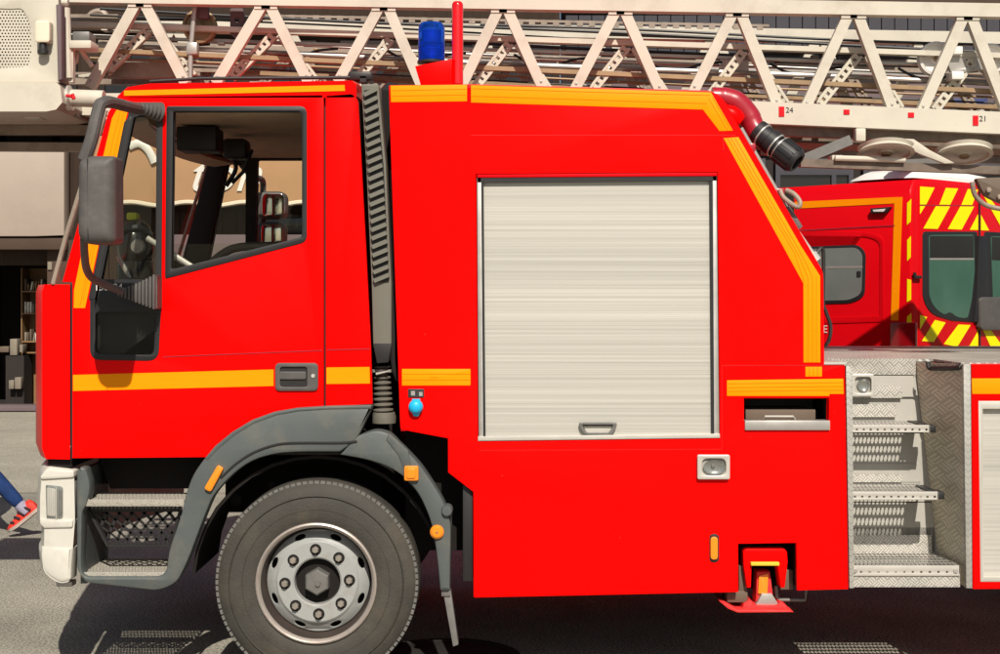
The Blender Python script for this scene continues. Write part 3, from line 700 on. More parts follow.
# ---- blue beacon, red bracket and red mast on the body roof
bm = panel([(415,66),(452,58.5),(452,86),(421,86)], .16, .22, bev=.004); part('beacon_bracket', bm, 'red')
bm = BM(); cB = P(431.5,62,.27)
r_ = 13.2/F*(D+.27); hB = 39/F*(D+.27)
add_lathe(bm, [(0,hB),(r_*.8,hB),(r_*.97,hB-.012),(r_*1.0,hB-.03),(r_,hB*.3),(r_*1.02,.01),(r_*.98,0),(0,0)], cB, (0,0,1), 32)
bea = part('beacon', bm, 'blue')
bm = BM(); add_lathe(bm, [(r_*.5,-.008),(r_*1.08,-.006),(r_*1.08,.004),(r_*.5,.008)], cB, (0,0,1), 32); obj('beacon_base', bm, 'black', bea)
bm = BM()
for k in range(5): add_lathe(bm, [(r_*1.012,.02+k*.014),(r_*1.03,.026+k*.014),(r_*1.012,.032+k*.014)], cB, (0,0,1), 32)
obj('lens_rib', bm, 'blue', bea)
bm = BM(); add_lathe(bm, [(0,.01),(r_*.55,.012),(r_*.5,hB*.35),(r_*.3,hB*.4),(r_*.62,hB*.5),(r_*.62,hB*.8),(0,hB*.82)], cB, (0,0,1), 20); obj('beacon_core', bm, 'bluebulb', bea)
bm = BM(); add_tube(bm, [P(457.5,88,.2),P(457.5,4,.2),P(457.5,1.2,.2),P(457.5,-.5,.2)], [.0268,.0268,.02,.01], 20)
rs = [.0268]
bm.free(); bm = BM(); add_lathe(bm, [(.0265,0),(.0265,.367),(.024,.377),(.018,.384),(0,.387)], P(457.5,84,.2), (0,0,1), 20); part('mast', bm, 'mastred')
bm = BM(); pbox(bm, 348,372,71,80,.5,.62,.01); pbox(bm, 360,366,76,82,.5,.6); part('roof_fitting', bm, 'black')

# ---- red monitor pipe with black coupling at the sloping back edge
bm = BM(); mp_ = [P(712,97,.16),P(722,97.5,.16),P(736,102,.16),P(748,115,.16),P(754,127,.15),P(760,137,.13)]
add_tube(bm, mp_, [.046,.05,.052,.052,.05,.05], 20, smoothn=6); mon = part('water_monitor', bm, 'darkred')
dirc = (P(800,161,.05)-P(755,126,.15)).normalized(); o_ = P(757,131,.13)
bm = BM(); L1 = .245
add_lathe(bm, [(.056,0),(.058,.03),(.053,.032),(.053,.07),(.058,.074),(.058,.11),(.046,.114),(.046,.135),(.06,.14),(.062,.2),(.058,.23),(.05,L1),(.036,L1),(.034,.2),(0,.2)], o_, dirc, 28)
for k in range(14):
    t = 2*PI*k/14; a = dirc.cross(Vector((0,1,0))).normalized(); b = dirc.cross(a)
    q = o_+(a*math.cos(t)+b*math.sin(t))*.061
    add_bar(bm, q+dirc*.142, q+dirc*.225, .012, .006, a*math.cos(t)+b*math.sin(t))
obj('hose_coupling', bm, 'rubberseal', mon)
bm = BM()
for d0 in (.033,.112,.137): add_lathe(bm, [(.054,d0-.004),(.0595,d0-.002),(.0595,d0+.004),(.054,d0+.006)], o_, dirc, 28)
obj('coupling_ring', bm, 'steel', mon)
bm = BM(); add_lathe(bm, [(0,-.05),(.03,-.048),(.042,-.02),(.042,.02),(.03,.045),(0,.05)], P(733,116,.1), (1,0,-.7), 18); add_tube(bm, [P(722,105,.1),P(736,121,.1)], .02, 10); obj('valve', bm, 'red', mon)
# sloping edge fittings
bm = BM(); add_tube(bm, [P(741,128,.06),P(797,226,.06)], .01, 10); part('edge_rail', bm, 'steel')
bm = BM(); add_tube(bm, [P(796,233,.07),P(813,257,.07)], .019, 14); add_tube(bm, [P(811,254,.07),P(816,261,.07)], .027, 14); part('lamp_tube', bm, 'bright')
bm = BM(); add_tube(bm, [P(780,190,.05),P(784,198,.03),P(797,207,.0),P(800,202,.0),P(794,194,.02),P(786,190,.04)], .011, 10, smoothn=4); part('hose_hook', bm, 'creamshade')
bm = BM(); pbox(bm, 772,785,188,198,.05,.1,.008); pbox(bm, 748,756,143,153,.05,.1,.006); part('red_clip', bm, 'darkred')
bm = BM(); add_tube(bm, [P(786,208,.06),P(794,220,.05),P(799,228,.06)], .018, 10); part('rail_sleeve', bm, 'hub')
bm = BM(); add_tube(bm, [P(813,258,.08),P(823,250,.1),P(823,300,.1),P(826,312,.1),P(830.5,326,.1),P(829,340,.1),P(824,347,.12)], .009, 8, smoothn=6); part('edge_cable', bm, 'cable')

# ---- deck, step recess and rear body
DZ = Z_(364, 0)+.004
DX0, DX1, DXE = X_(824), X_(846), 4.7
RX0, RX1 = X_(848.5), X_(963.5)                      # recess opening on the near face
RB = .45                                             # recess depth
bm = BM()
add_box(bm, DX0+.002, RX0, .035, 2.42, DZ-.012, DZ)
add_box(bm, RX0, X_(963.5), RB, 2.42, DZ-.012, DZ)
add_box(bm, X_(963.5), DXE, .035, 2.42, DZ-.012, DZ)
deck = part('deck', bm, 'deckplate', smooth=0)
bm = BM(); add_box(bm, RX0+.004, X_(915,RB), RB-.012, RB-.001, DZ-.075, DZ+.002); obj('deck_nosing', bm, 'chequer', deck, smooth=0)
bm = BM(); add_box(bm, DX0, X_(846), -.004, .034, DZ-.006, DZ+.006); obj('deck_edge', bm, 'bright', deck)
part('rear_body', panel([(971.5,364,1),(1150,364,1),(1150,588),(973,589.5,1)], 0, .03, [[(978.5,401),(1140,401),(1140,582),(980.5,582)]], .004), 'red')
bm = BM(); add_box(bm, X_(972.5), X_(1149), .031, 2.4, Z_(587), DZ-.014); 
bm.free()
part('rear_body', panel([(973,366),(1149,366),(1149,587),(974,588)], .0305, .55, [[(979.5,402),(1139,402),(1139,581),(981.5,581)]], 0, Yr=0), 'red')
obj('reflective_stripe', panel([(971.8,378.5),(1149,378),(1149,394),(972.2,394)], -.0028, .004, bev=.0008), 'orange', truck)
rs_ = part('roller_shutter', panel([(978.5,401),(1140,401),(1140,582),(980.5,582)], -.003, .03, [[(983,409),(1135,409),(1135,577),(984,577)]], .003), 'bright')
bm = BM()
for i in range(19):
    y0 = 407+i*(171/19); y1 = y0+171/19
    ya = [(y0, .0259),(y0+.22, .0259),(y0+.24,.0254),((y0+y1)/2,.0254),(y1-.8,.0254),(y1-.02,.0254),(y1,.0259)]
    A = [bm.verts.new(Vector((X_(982), d_, Z_(y)))) for y, d_ in ya]; B = [bm.verts.new(Vector((X_(1136), d_, Z_(y)))) for y, d_ in ya]
    for k in range(6): bm.faces.new((A[k],A[k+1],B[k+1],B[k]))
obj('shutter_curtain', bm, 'shutter', rs_, smooth=20)
# recess frame strips
part('edge_strip', panel([(846,366),(852.5,366),(854,588.5),(849.6,588.5)], -.004, .03, bev=.002), 'edgeplate')
part('edge_strip', panel([(963.5,364),(970.8,364),(972.4,588.5),(966.5,588.5)], -.004, .03, bev=.002), 'edgeplate')
# recess walls: slanting right wall, left wall, back wall of plates and expanded metal
bm = BM()
fr = [P(964.5,365,.026), P(967,588,.026)]
br_t = Vector((X_(915,RB), RB, DZ-.014)); br_b = Vector((X_(940,.36), .36, Z_(588)))
vs = [bm.verts.new(v) for v in (fr[0], br_t, br_b, fr[1])]; bm.faces.new(vs)
r_ = bmesh.ops.extrude_face_region(bm, geom=list(bm.faces)); bmesh.ops.translate(bm, vec=(.012,.004,0), verts=[g for g in r_['geom'] if isinstance(g, bmesh.types.BMVert)])
part('recess_wall', bm, 'chequerwall', smooth=0)
bm = BM(); add_box(bm, RX0-.012, RX0-.001, .03, RB, Z_(588), DZ-.014); part('recess_wall', bm, 'chequer', smooth=0)
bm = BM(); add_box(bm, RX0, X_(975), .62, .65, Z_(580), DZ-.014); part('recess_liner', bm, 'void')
def backY(z): return .36+(RB-.36)*(z-.44)/(DZ-.44)
def backplate(name, x0, x1, z0, z1, m, off=0, t=.006):
    bm = BM(); ya, yb = backY(z0)+off, backY(z1)+off
    v = [bm.verts.new(q) for q in ((x0,ya,z0),(x1,ya,z0),(x1,yb,z1),(x0,yb,z1),(x0,ya+t,z0),(x1,ya+t,z0),(x1,yb+t,z1),(x0,yb+t,z1))]
    for q in ((0,1,2,3),(5,4,7,6),(4,0,3,7),(1,5,6,2),(3,2,6,7),(4,5,1,0)): bm.faces.new([v[i] for i in q])
    return part(name, bm, m, smooth=0)
xl, xr = RX0+.002, X_(915,.42)
xr2 = X_(935,.38)
backplate('recess_back', xl, X_(922,.46), Z_(432,.45), DZ-.016, 'platesteel', .014)
backplate('recess_back', xl, X_(932,.44), Z_(500,.45), Z_(433,.45), 'platesteel', .004)
backplate('recess_back', xl, X_(942,.41), .44, Z_(501,.45), 'platesteel', .004)
backplate('riser_plate', xl, xr, Z_(397,.42), DZ-.08, 'platesteel')
backplate('riser_plate', xl+.0, xr-.06, Z_(398,.42), Z_(386,.42), 'chequer', -.012)
backplate('riser_plate', xl, xr-.09, Z_(417,.42), Z_(404,.42), 'chequer', -.006)
backplate('riser_plate', xl, xr+.02, Z_(482,.4), Z_(464,.4), 'platesteel')
backplate('riser_plate', xl, xr-.07, Z_(482,.4), Z_(474,.4), 'chequer', -.01)
backplate('riser_plate', xl, xr2, Z_(553,.37), Z_(528,.37), 'platesteel', .004)
backplate('riser_plate', xl, xr2-.02, Z_(553,.37), Z_(535,.37), 'chequer', -.008)
bm = BM(); 
bl = part('step_light', panel(rect(852,374,874,396.5,2), RB-.07, .05, [rect(855,377,871.5,393.5,4)], .003, Yr=RB-.07), 'bright')
obj('lamp_back', panel(rect(854,376,872.5,394.5,3), RB-.05, .006, bev=0, Yr=RB-.05), 'platesteel', bl)
bm = BM(); add_lathe(bm, [(0,-.002),(.02,-.004),(.03,-.01)], P(863,385,RB-.05), seg=18); obj('reflector', bm, 'lens', bl)
bm = BM(); add_tube(bm, [P(928,362.5,.3),P(929,367.5,.29),P(934,368.5,.27),P(958,368,.06),P(961,364.5,.05)], .011, 10, smoothn=3); part('grab_handle', bm, 'black')
# treads
for (pyf, pxr, ya, yb, py_b) in ((425.3,930,.19,.45,432.5),(492,938.5,.10,.40,500),(566,960,.02,.36,576)):
    z = Z_(pyf, ya); x0, x1 = RX0+.004, X_(pxr, ya)
    o2, hs = perforated(x0+.004, x1-.004, ya+.012, yb-.006, int((x1-x0)/.019), 5, .86)
    bm = slab(o2, hs, .003, 0)
    bm.transform(Matrix.Translation((0,0,z)))
    add_box(bm, x0, x0+.004, ya+.0, yb, z-.03, z+.001); add_box(bm, x1-.004, x1, ya, yb, z-.035, z+.001)
    tr = part('step_tread', bm, 'steel', smooth=0)
    fh = (py_b-pyf)/F*(D+ya)
    nh = 13; w = x1-x0
    hs = [[(x0+(i+.5)*w/nh+math.cos(2*PI*k/8)*.0058, z-fh*.62+math.sin(2*PI*k/8)*.0058) for k in range(8)] for i in range(nh)]
    f_ = slab([(x0,z-fh),(x1,z-fh),(x1,z+.001),(x0,z+.001)], hs, .012, .001)
    f_.transform(Matrix.Translation((0,ya,0)) @ FRONT); obj('tread_edge', f_, 'bright', tr)
    if pyf < 560:
        b2 = BM(); add_box(b2, x1-.012, x1+.03, ya+.004, ya+.1, z-.035, z-.002, .003); add_box(b2, x1-.05, x1-.005, ya+.02, ya+.2, z+.001, z+.006, .002); obj('tread_bracket', b2, 'black', tr)
    if pyf > 560:
        b2 = BM()
        for q in (x0+.03, x1-.02): add_lathe(b2, [(0,-.006),(.01,-.005),(.012,0)], (q,ya,z-fh*.5), seg=12)
        obj('tread_bolt', b2, 'steel', tr)
bm = BM(); add_box(bm, RX0+.004, X_(962), .028, .036, Z_(588.5), Z_(577)); part('sill_plate', bm, 'chequer', smooth=0)

# ---- front wheel arch, steps and fenders
fender = [(373,405.5,2),(330,406.5),(297,408.5),(275,412),(252,420),(232,432),(215,446),(203,460),(192.5,475),(186,493),(182,512),(174,535),(168,553),(166,577),(82,577),(81,560),(82,512),(86,506),(91,486),(85.5,468.5,1),(80,467,1),(76.5,473),(76.5,570,4),(85,583,5),(156,591,6),(168,587.5,6),(178,581),(188,561),(199,531),(206,513),(213,496),(227,480),(241,467.5),(256,459),(276,453.5),(300,452),(340,452,2),(357,440)]
fender = [p if len(p) > 2 else (p[0],p[1],14) for p in fender]
fo = part('front_fender', panel(fender, -.03, .09, bev=.012), 'greyplastic')
bm = panel([(372,405),(330,406),(297,408),(274,412),(252,420),(232,432),(215,446),(205,458),(207,461),(218,449),(235,435),(254,423.5),(276,415.5),(298,411.5),(330,409.5),(371,409)], -.034, .06, bev=.006); obj('fender_lip', bm, 'greyplastic', fo)
bm = BM(); add_tube(bm, [P(357,441.5,-.031),P(340,443,-.031),P(300,443,-.031),P(278,444.5,-.031),P(255,452,-.031),P(236,464,-.031),P(221,478,-.031)], .0055, 6, smoothn=4); obj('fender_groove', bm, 'black', fo)
# inner step housing
bm = BM()
pbox(bm, 77,83,470,586,.055,.42,Yr=0)
part('step_housing', bm, 'greyplastic')
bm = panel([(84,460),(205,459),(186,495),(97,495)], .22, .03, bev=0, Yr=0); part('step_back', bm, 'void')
for (yf, yb_, xa, xb, za, th) in ((-.02,.25,86,185,500,6),(-.01,.36,82,165.5,573,4.5)):
    o2, hs = perforated(X_(xa)+.004, X_(xb)-.004, yf+.012, yb_-.004, 25, 12 if yb_ > .3 else 8, .66)
    bm = slab(o2, hs, .004, 0); bm.transform(Matrix.Translation((0,0,Z_(za))))
    add_box(bm, X_(xa), X_(xb), yf, yf+.012, Z_(za+th), Z_(za)+.001, .003); add_box(bm, X_(xa), X_(xa)+.006, yf+.013, yb_, Z_(za+th), Z_(za)); add_box(bm, X_(xb)-.006, X_(xb), yf+.013, yb_, Z_(za+th), Z_(za))
    s_ = part('cab_step', bm, 'grit')
    b2 = BM()
    for k in range(36):
        x = X_(xa)+.006+k*(X_(xb)-X_(xa)-.012)/35; add_lathe(b2, [(0,.006),(.004,.004),(.005,0)], (x, yf+.003, Z_(za)), (0,-.4,1), 6)
    obj('step_teeth', b2, 'bright', s_)
# black mesh basket between the two steps, open to the street behind
zA, zB = Z_(546,.05), Z_(507,.05)
bm = lattice(0, X_(181)-X_(87), 0, zB-zA, 7, 3, .0125, .006)
for v in bm.verts:                                   # the basket narrows downwards
    t = v.co.y/(zB-zA); w0, w1 = X_(108), X_(87); e0, e1 = X_(171), X_(181)
    f = v.co.x/(X_(181)-X_(87)); v.co.x = (w0+(w1-w0)*t)+f*((e0+(e1-e0)*t)-(w0+(w1-w0)*t))
bm.transform(Matrix.Translation((0,.06,zA)) @ FRONT)
add_tube(bm, [P(108,546,.06),P(171,546,.06),P(181,508,.06)], .008, 6); add_tube(bm, [P(87,507,.06),P(108,546,.06)], .01, 6)
bk = part('step_basket', bm, 'black')
bm = panel([(88,506),(181,506),(179,512),(91,512)], .05, .04, bev=.003); obj('basket_rim', bm, 'black', bk)
# rear half of the mudguard with hinge and flap
rf = part('rear_fender', panel([(340,455),(357,436,3),(375,430,6),(389,433,6),(407,451,9),(421,466,9),(435,487,9),(446,506,9),(451,524,9),(450,591,2),(440,591,2),(436.5,553,15),(431,521,12),(419,494,12),(405,477.5,9),(388,466.5,9),(366,459.5,9)], -.03, .12, bev=.012), 'greyplastic')
bm = panel([(389,433),(408,450),(412,470),(405,472),(398,455),(386,440)], -.036, .02, bev=.006); obj('fender_rib', bm, 'greyplastic', rf)
bm = panel([(375,431),(393,438),(421,468),(437,492),(447,508),(452,515),(450,560),(447,560),(446,525),(434,496),(417,471),(391,444)], .04, .05, bev=.006, Yr=.04); obj('fender_rib', bm, 'greyplastic', rf)
bm = BM(); add_lathe(bm, [(0,-.02),(.022,-.018),(.026,0),(.026,.05)], P(447,510.5,-.03), seg=18); obj('hinge', bm, 'greyplastic', rf)
bm = BM(); pbox(bm, 441.5,450.5,590,596,-.012,.05,.002,Yr=0)
merge(bm, panel([(443,592),(451,592),(458.5,645,1),(453,647,1)], -.005, .06, bev=.003)); obj('mud_flap', bm, 'hub', rf)
# amber lights on the fenders
def amber(pts, Y, parent=truck):
    return obj('side_marker', panel(pts, Y, .022, bev=.005), 'amber', parent)
amber([(217.5,465,2),(223.5,468.5,2),(210.5,492.5,3),(203.5,489,3)], -.05)
sm = amber(rect(404,466,418.5,481,2.5), -.052)
obj('marker_lens', panel(rect(406.5,468.5,415.5,478.5,2), -.058, .01, bev=.003), 'amber', sm)
bm = BM(); add_lathe(bm, [(0,-.016),(.022,-.014),(.031,-.006),(.032,.01)], P(437,532,-.036), seg=24); rm = part('side_marker', bm, 'amber')
bm = BM(); add_lathe(bm, [(0,-.019),(.004,-.018),(.005,-.01)], P(437,532,-.036), seg=10); obj('marker_screw', bm, 'hub', rm)

# ---- bumper and headlight
BYS = YS
bp_prof = [(41.5,478),(43,473),(48,466.5),(74,469.5),(75,520),(72,560),(70,582),(60,583.5),(50,578),(43.5,571),(41.5,553),(44,549),(44.5,527),(40,524),(40,500)]
bump = part('bumper', sweep(rpoly([(x,y,4) for x,y in bp_prof], 4), BYS, .17), 'white', smooth=50)
bm = panel([(39.5,519),(73,520,2),(72.5,528,2),(44,528.5),(40.5,525)], -.01, .1, bev=.008); obj('bumper_ridge', bm, 'white', bump)
bm = panel([(41,547),(72,548,2),(71,580,2),(61,583,4),(50,577,4),(43,570,6)], -.008, .1, bev=.012); obj('bumper_ridge', bm, 'white', bump)
bm = panel([(39.5,477,3),(46,468,4),(74,470.5,2),(74,478,2),(41,480,2)], -.012, .12, bev=.01); obj('bumper_ridge', bm, 'white', bump)
hl = part('headlight', panel([(44.5,484,3),(63.5,486,4),(63.5,520.5,5),(45.5,519.5,2)], -.004, .12, bev=.012), 'lens')
obj('headlight_surround', panel([(43.5,482.5,3),(65,484.5,5),(65,522,6),(44.5,521,2)], .002, .05, [[(45,485,3),(63,487,4),(63,519.5,5),(46,518.5,2)]], .004), 'hub', hl)
bm = BM(); add_box(bm, X_(56.5), X_(57.3), -.012, .02, Z_(519), Z_(487)); obj('headlight_ridge', bm, 'bright', hl)
obj('lamp_reflector', panel([(46.5,487.5,2),(55.5,489,2),(55.5,517,2),(47,516,2)], -.0065, .004, bev=.001), 'platesteel', hl)
obj('lamp_reflector', panel([(58.5,489,2),(62,490,2),(62,514,3),(58.5,517,2)], -.0065, .004, bev=.001), 'hub', hl)
for q in (48.5,50.5,52.5,54.3):
    bm = BM(); add_tube(bm, [P(q,490,-.0066),P(q,515,-.0066)], .0018, 5); obj('lens_flute', bm, 'bright', hl)
bm = BM(); pbox(bm, 70.5,75.2,480,517,.02,.08,.004); part('bumper_bracket', bm, 'steel')
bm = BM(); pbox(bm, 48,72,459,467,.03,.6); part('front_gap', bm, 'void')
bm = BM(); pbox(bm, 56,72,582,587,.05,.12,.003); part('bumper_stay', bm, 'steel')

# ---- wheels
WC = P(316,583,0); WR = .4655
def make_wheel(yface, sgn, name='wheel'):
    c = Vector((WC.x, yface, WR)); ax = (0, sgn, 0)
    w = obj(name, BM(), 'void', truck)               # wheel group: built as the drum
    bm = BM(); add_lathe(bm, [(0,.13),(.215,.13),(.22,.2),(.2,.26),(0,.26)], c, ax, 40); bm.to_mesh(w.data); bm.free(); w.data.transform(Matrix.Translation(-LOC[w]))
    bm = BM()
    add_lathe(bm, [(.262,.05),(.266,.018),(.28,.008),(.31,.002),(.36,.0),(.405,.008),(.436,.02),(.452,.034),(.4625,.055),(WR,.075),(WR,.2),(.455,.235),(.42,.262),(.33,.27),(.262,.24)], c, ax, 96)
    t_ = obj('tyre', bm, 'tyre', w)
    bm = BM()                                         # tread shoulder blocks
    for k in range(104):
        t = 2*PI*k/104; d_ = Vector((math.cos(t),0,math.sin(t))); q = c+d_*.4575+Vector((0,sgn*.047,0))
        add_bar(bm, q-d_*.009, q+d_*.0035, .0205, .032, (0,1,0))
    obj('tread_block', bm, 'hub', w)
    bm = BM(); 
    for rr_ in (.335,.395): add_lathe(bm, [(rr_-.004,.004),(rr_,-.0012),(rr_+.004,.004)], c, ax, 96)
    obj('sidewall_ring', bm, 'tyre', w)
    bm = BM(); add_lathe(bm, [(.276,.01),(.274,-.002),(.267,-.006),(.258,.0),(.253,.012)], c, ax, 72); obj('rim', bm, 'rimedge', w)
    bm = BM(); add_lathe(bm, [(.253,.0122),(.25,.03),(.246,.07),(.236,.1),(.225,.16),(.2,.17)], c, ax, 72); obj('rim_barrel', bm, 'barrel', w)
    hs = []
    for k in range(8):
        t = 2*PI*(k+.5)/8; h_ = []
        for q in range(14):
            s = 2*PI*q/14; rr2 = .214+.012*math.sin(s); ang = t+.125*math.cos(s)
            h_.append((math.cos(ang)*rr2, math.sin(ang)*rr2))
        hs.append(h_)
    s = slab([(math.cos(2*PI*k/64)*.236, math.sin(2*PI*k/64)*.236) for k in range(64)], hs+[[(math.cos(2*PI*k/40)*.185, math.sin(2*PI*k/40)*.185) for k in range(40)]], .012, .004)
    for v in s.verts:                                 # dish the disc outwards to the bolt face
        r0 = math.hypot(v.co.x, v.co.y); v.co.z += max(0, (.236-r0))*.7
    s.transform(Matrix.Translation(c+Vector((0,sgn*.085,0))) @ FRONT @ Matrix.Diagonal((1,1,-sgn if sgn < 0 else 1,1)))
    obj('wheel_disc', s, 'rim', w)
    bm = BM(); add_lathe(bm, [(.193,.066),(.189,.05),(.181,.044),(.112,.044),(.105,.05),(.1,.12)], c, ax, 56); obj('bolt_face', bm, 'rim', w)
    bm = BM(); add_lathe(bm, [(0,.085),(.102,.085)], c, ax, 32); obj('hub_well', bm, 'void', w)
    bm = BM(); add_lathe(bm, [(.062,.1),(.06,.03),(.052,.022),(.0,.02)], c, ax, 6)
    add_lathe(bm, [(.0,.012),(.012,.012),(.014,.024)], c+Vector((.006,0,-.004)), ax, 16); obj('hub_cap', bm, 'hub', w, smooth=20)
    for k in range(8):
        t = 2*PI*k/8+PI/2+.05; q = c+Vector((math.cos(t)*.147, 0, math.sin(t)*.147))
        bm = BM(); add_lathe(bm, [(.0265,.0435),(.0262,.0425),(.0,.0425)], q, ax, 18); obj('nut_recess_shade', bm, 'void', w)  # flat dark disc painted in as the shade of the nut's recess
        bm = BM()
        add_lathe(bm, [(.0165,.045),(.016,.022),(.012,.018),(.0,.018)], q, ax, 6)
        obj('wheel_nut', bm, 'nut', w, smooth=20)
    return w
make_wheel(.0, 1); make_wheel(2.32, -1)
for yy, sg in ((.02,1),(2.3,-1)):
    bm = BM(); c = Vector((3.55, yy, WR))
    add_lathe(bm, [(0,.1),(.24,.1),(.262,.05),(.28,.008),(.36,.0),(.436,.02),(WR,.075),(WR,.4),(.42,.5),(0,.5)], c, (0,sg,0), 64)
    w = part('wheel', bm, 'tyre'); bm = BM(); add_lathe(bm, [(.1,.08),(.16,.05),(.2,.1),(.25,.02),(.27,0)], c, (0,sg,0), 48); obj('rim', bm, 'rim', w)
# ---- chassis
bm = BM()
for y0 in (.72, 1.52): add_box(bm, -1.22, 4.6, y0, y0+.09, .62, .86)
for x in (-.3,.6,1.5,2.6): add_box(bm, x, x+.1, .81, 1.52, .64, .82)
add_tube(bm, [(WC.x,.3,WR),(WC.x,2.02,WR)], .06, 12); add_tube(bm, [(3.55,.3,WR),(3.55,2.02,WR)], .09, 12)
add_box(bm, -1.2, -.45, .82, 1.5, .66, 1.02)
part('chassis', bm, 'void')
bm = BM(); secs = []
for t in [PI*.02+k*(PI*.96)/16 for k in range(17)]:
    q = Vector((WC.x,0,WR)); d_ = Vector((math.cos(t),0,math.sin(t)))
    secs.append([q+d_*.56+Vector((0,.06,0)), q+d_*.56+Vector((0,.6,0)), q+d_*.575+Vector((0,.6,0)), q+d_*.575+Vector((0,.06,0))])
loft(bm, secs); part('wheel_arch_liner', bm, 'void')
bm = BM(); pbox(bm, 462.5,472.8,486,583,.03,.3,.004,Yr=0); part('side_guard', bm, 'black')
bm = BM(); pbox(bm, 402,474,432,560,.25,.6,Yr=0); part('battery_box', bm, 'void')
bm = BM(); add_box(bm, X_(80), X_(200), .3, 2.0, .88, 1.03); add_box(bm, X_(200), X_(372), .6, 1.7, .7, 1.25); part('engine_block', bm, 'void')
for (x,y,r0) in ((258,470,.03),(272,486,.022),(236,500,.03)):
    bm = BM(); add_lathe(bm, [(0,0),(r0,0),(r0,.05),(0,.05)], P(x,y,.25), seg=6); part('axle_bolt', bm, 'void')

# ---- the aerial ladder
LY0, LY1 = .75, 1.50
lad = obj('aerial_ladder', BM(), 'cream', truck, label='cream lattice aerial ladder lying above the cab')
def lrail(pxa, pya, pxb, pyb, Y, hgt, wid):
    b_ = BM(); add_bar(b_, P(pxa,pya,Y), P(pxb,pyb,Y), hgt, wid); return b_
# the base section's two top and bottom booms; near ones are the mesh of the ladder itself
bm = BM()
tops = lambda x: -1.2+.0158*x+ -.0              # centre line of the upper near boom, in photo pixels
for Y in (LY0, LY1):
    a, b = P(62, 3.0-6.5, LY0), P(1330, 3.0-6.5+.0158*1268+ .0, LY0); a.y = b.y = Y
    add_bar(bm, a, b, .068, .07)
bm.to_mesh(lad.data); bm.free(); lad.data.transform(Matrix.Translation(-LOC[lad])); 
for p_ in lad.data.polygons: p_.use_smooth = False
top_under = lambda x: 4.2+.0158*(x-62)
bot_top = lambda x: 103+.043*(x-780) if x > 560 else 93.5-.003*(560-x)
for Y in (LY0, LY1):
    bm = BM()
    a, b, c2 = P(60,105,LY0), P(560,104.5,LY0), P(1330,138,LY0)
    for q in (a,b,c2): q.y = Y
    add_bar(bm, a, b, .11, .07); add_bar(bm, b, c2, .11, .07)
    obj('boom_rail', bm, 'cream', lad, smooth=0)
diag = [(90,84,137),(186,80,145),(216,80,263),(309,79,270),(338,79,380),(424,88,388),(459,88,499),(543,85,507),(574,87,616),(661,90,624),(692,90,733),(778,104,740),(804,106,848),(893,108,857),(920,110,963),(1008,112,970),(1036,114,1078),(1124,117,1086),(1150,119,1194),(1240,122,1202)]
for Y in (LY0, LY1):
    for (xf, yf, xa) in diag:
        a, b = P(xf, yf+4, LY0), P(xa, top_under(xa)-2, LY0); a.y = b.y = Y
        bm = BM(); add_bar(bm, a, b, .052, .045); obj('brace', bm, 'cream', lad, smooth=0)
# second section nested inside: slimmer rails, built-up braces
def sec2(Y, y_top, y_bot, slope, off, tone):
    bm = BM(); a, b = P(70,y_top,LY0+.1), P(1330,y_top+slope*1260,LY0+.1); a.y=b.y=Y; add_bar(bm,a,b,.026,.05); obj('section_rail', bm, tone, lad, smooth=0)
    bm = BM(); a, b = P(70,y_bot,LY0+.1), P(1330,y_bot+slope*1.35*1260,LY0+.1); a.y=b.y=Y; add_bar(bm,a,b,.022,.05); obj('section_rail', bm, 'brownrail', lad, smooth=0)  # lower rail is brown because its shade is put into the colour
    for (xf, yf, xa) in diag:
        lo = y_bot+slope*1.35*(xf-70)+22; hi = y_top+slope*(xa-70)+4
        a, b = P(xf+off+(4 if xa > xf else -4), lo, LY0+.1), P(xa+off, hi, LY0+.1); a.y=b.y=Y
        d_ = (b-a).normalized(); s = d_.cross(Vector((0,1,0))).normalized()
        bm = BM(); add_bar(bm, a+s*.017, b+s*.017, .014, .035); add_bar(bm, a-s*.017, b-s*.017, .014, .035)
        for k in range(9):
            m_ = a.lerp(b, (k+.5)/9); add_bar(bm, m_+s*.015, m_-s*.015, .02, .03)
        obj('section_brace', bm, tone, lad, smooth=0)
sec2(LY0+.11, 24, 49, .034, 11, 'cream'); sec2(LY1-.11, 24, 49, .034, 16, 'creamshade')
# third section: two plain rails and rungs
bm = BM()
for Y in (LY0+.2, LY1-.2):
    for yy, hh in ((44,.014),):
        a, b = P(80,yy-8,.95), P(1330,yy+34,.95); a.y=b.y=Y; add_bar(bm,a,b,hh,.03)
obj('inner_rail', bm, 'steel', lad, smooth=0)
for k in range(24):
    x = 100+k*52; a = P(x, 96+.03*(x-100)*.6, LY0); b = a.copy(); b.y = LY1
    bm = BM(); add_tube(bm, [a+Vector((0,.03,0)), b-Vector((0,.03,0))], .018, 10); obj('rung', bm, 'steel', lad)
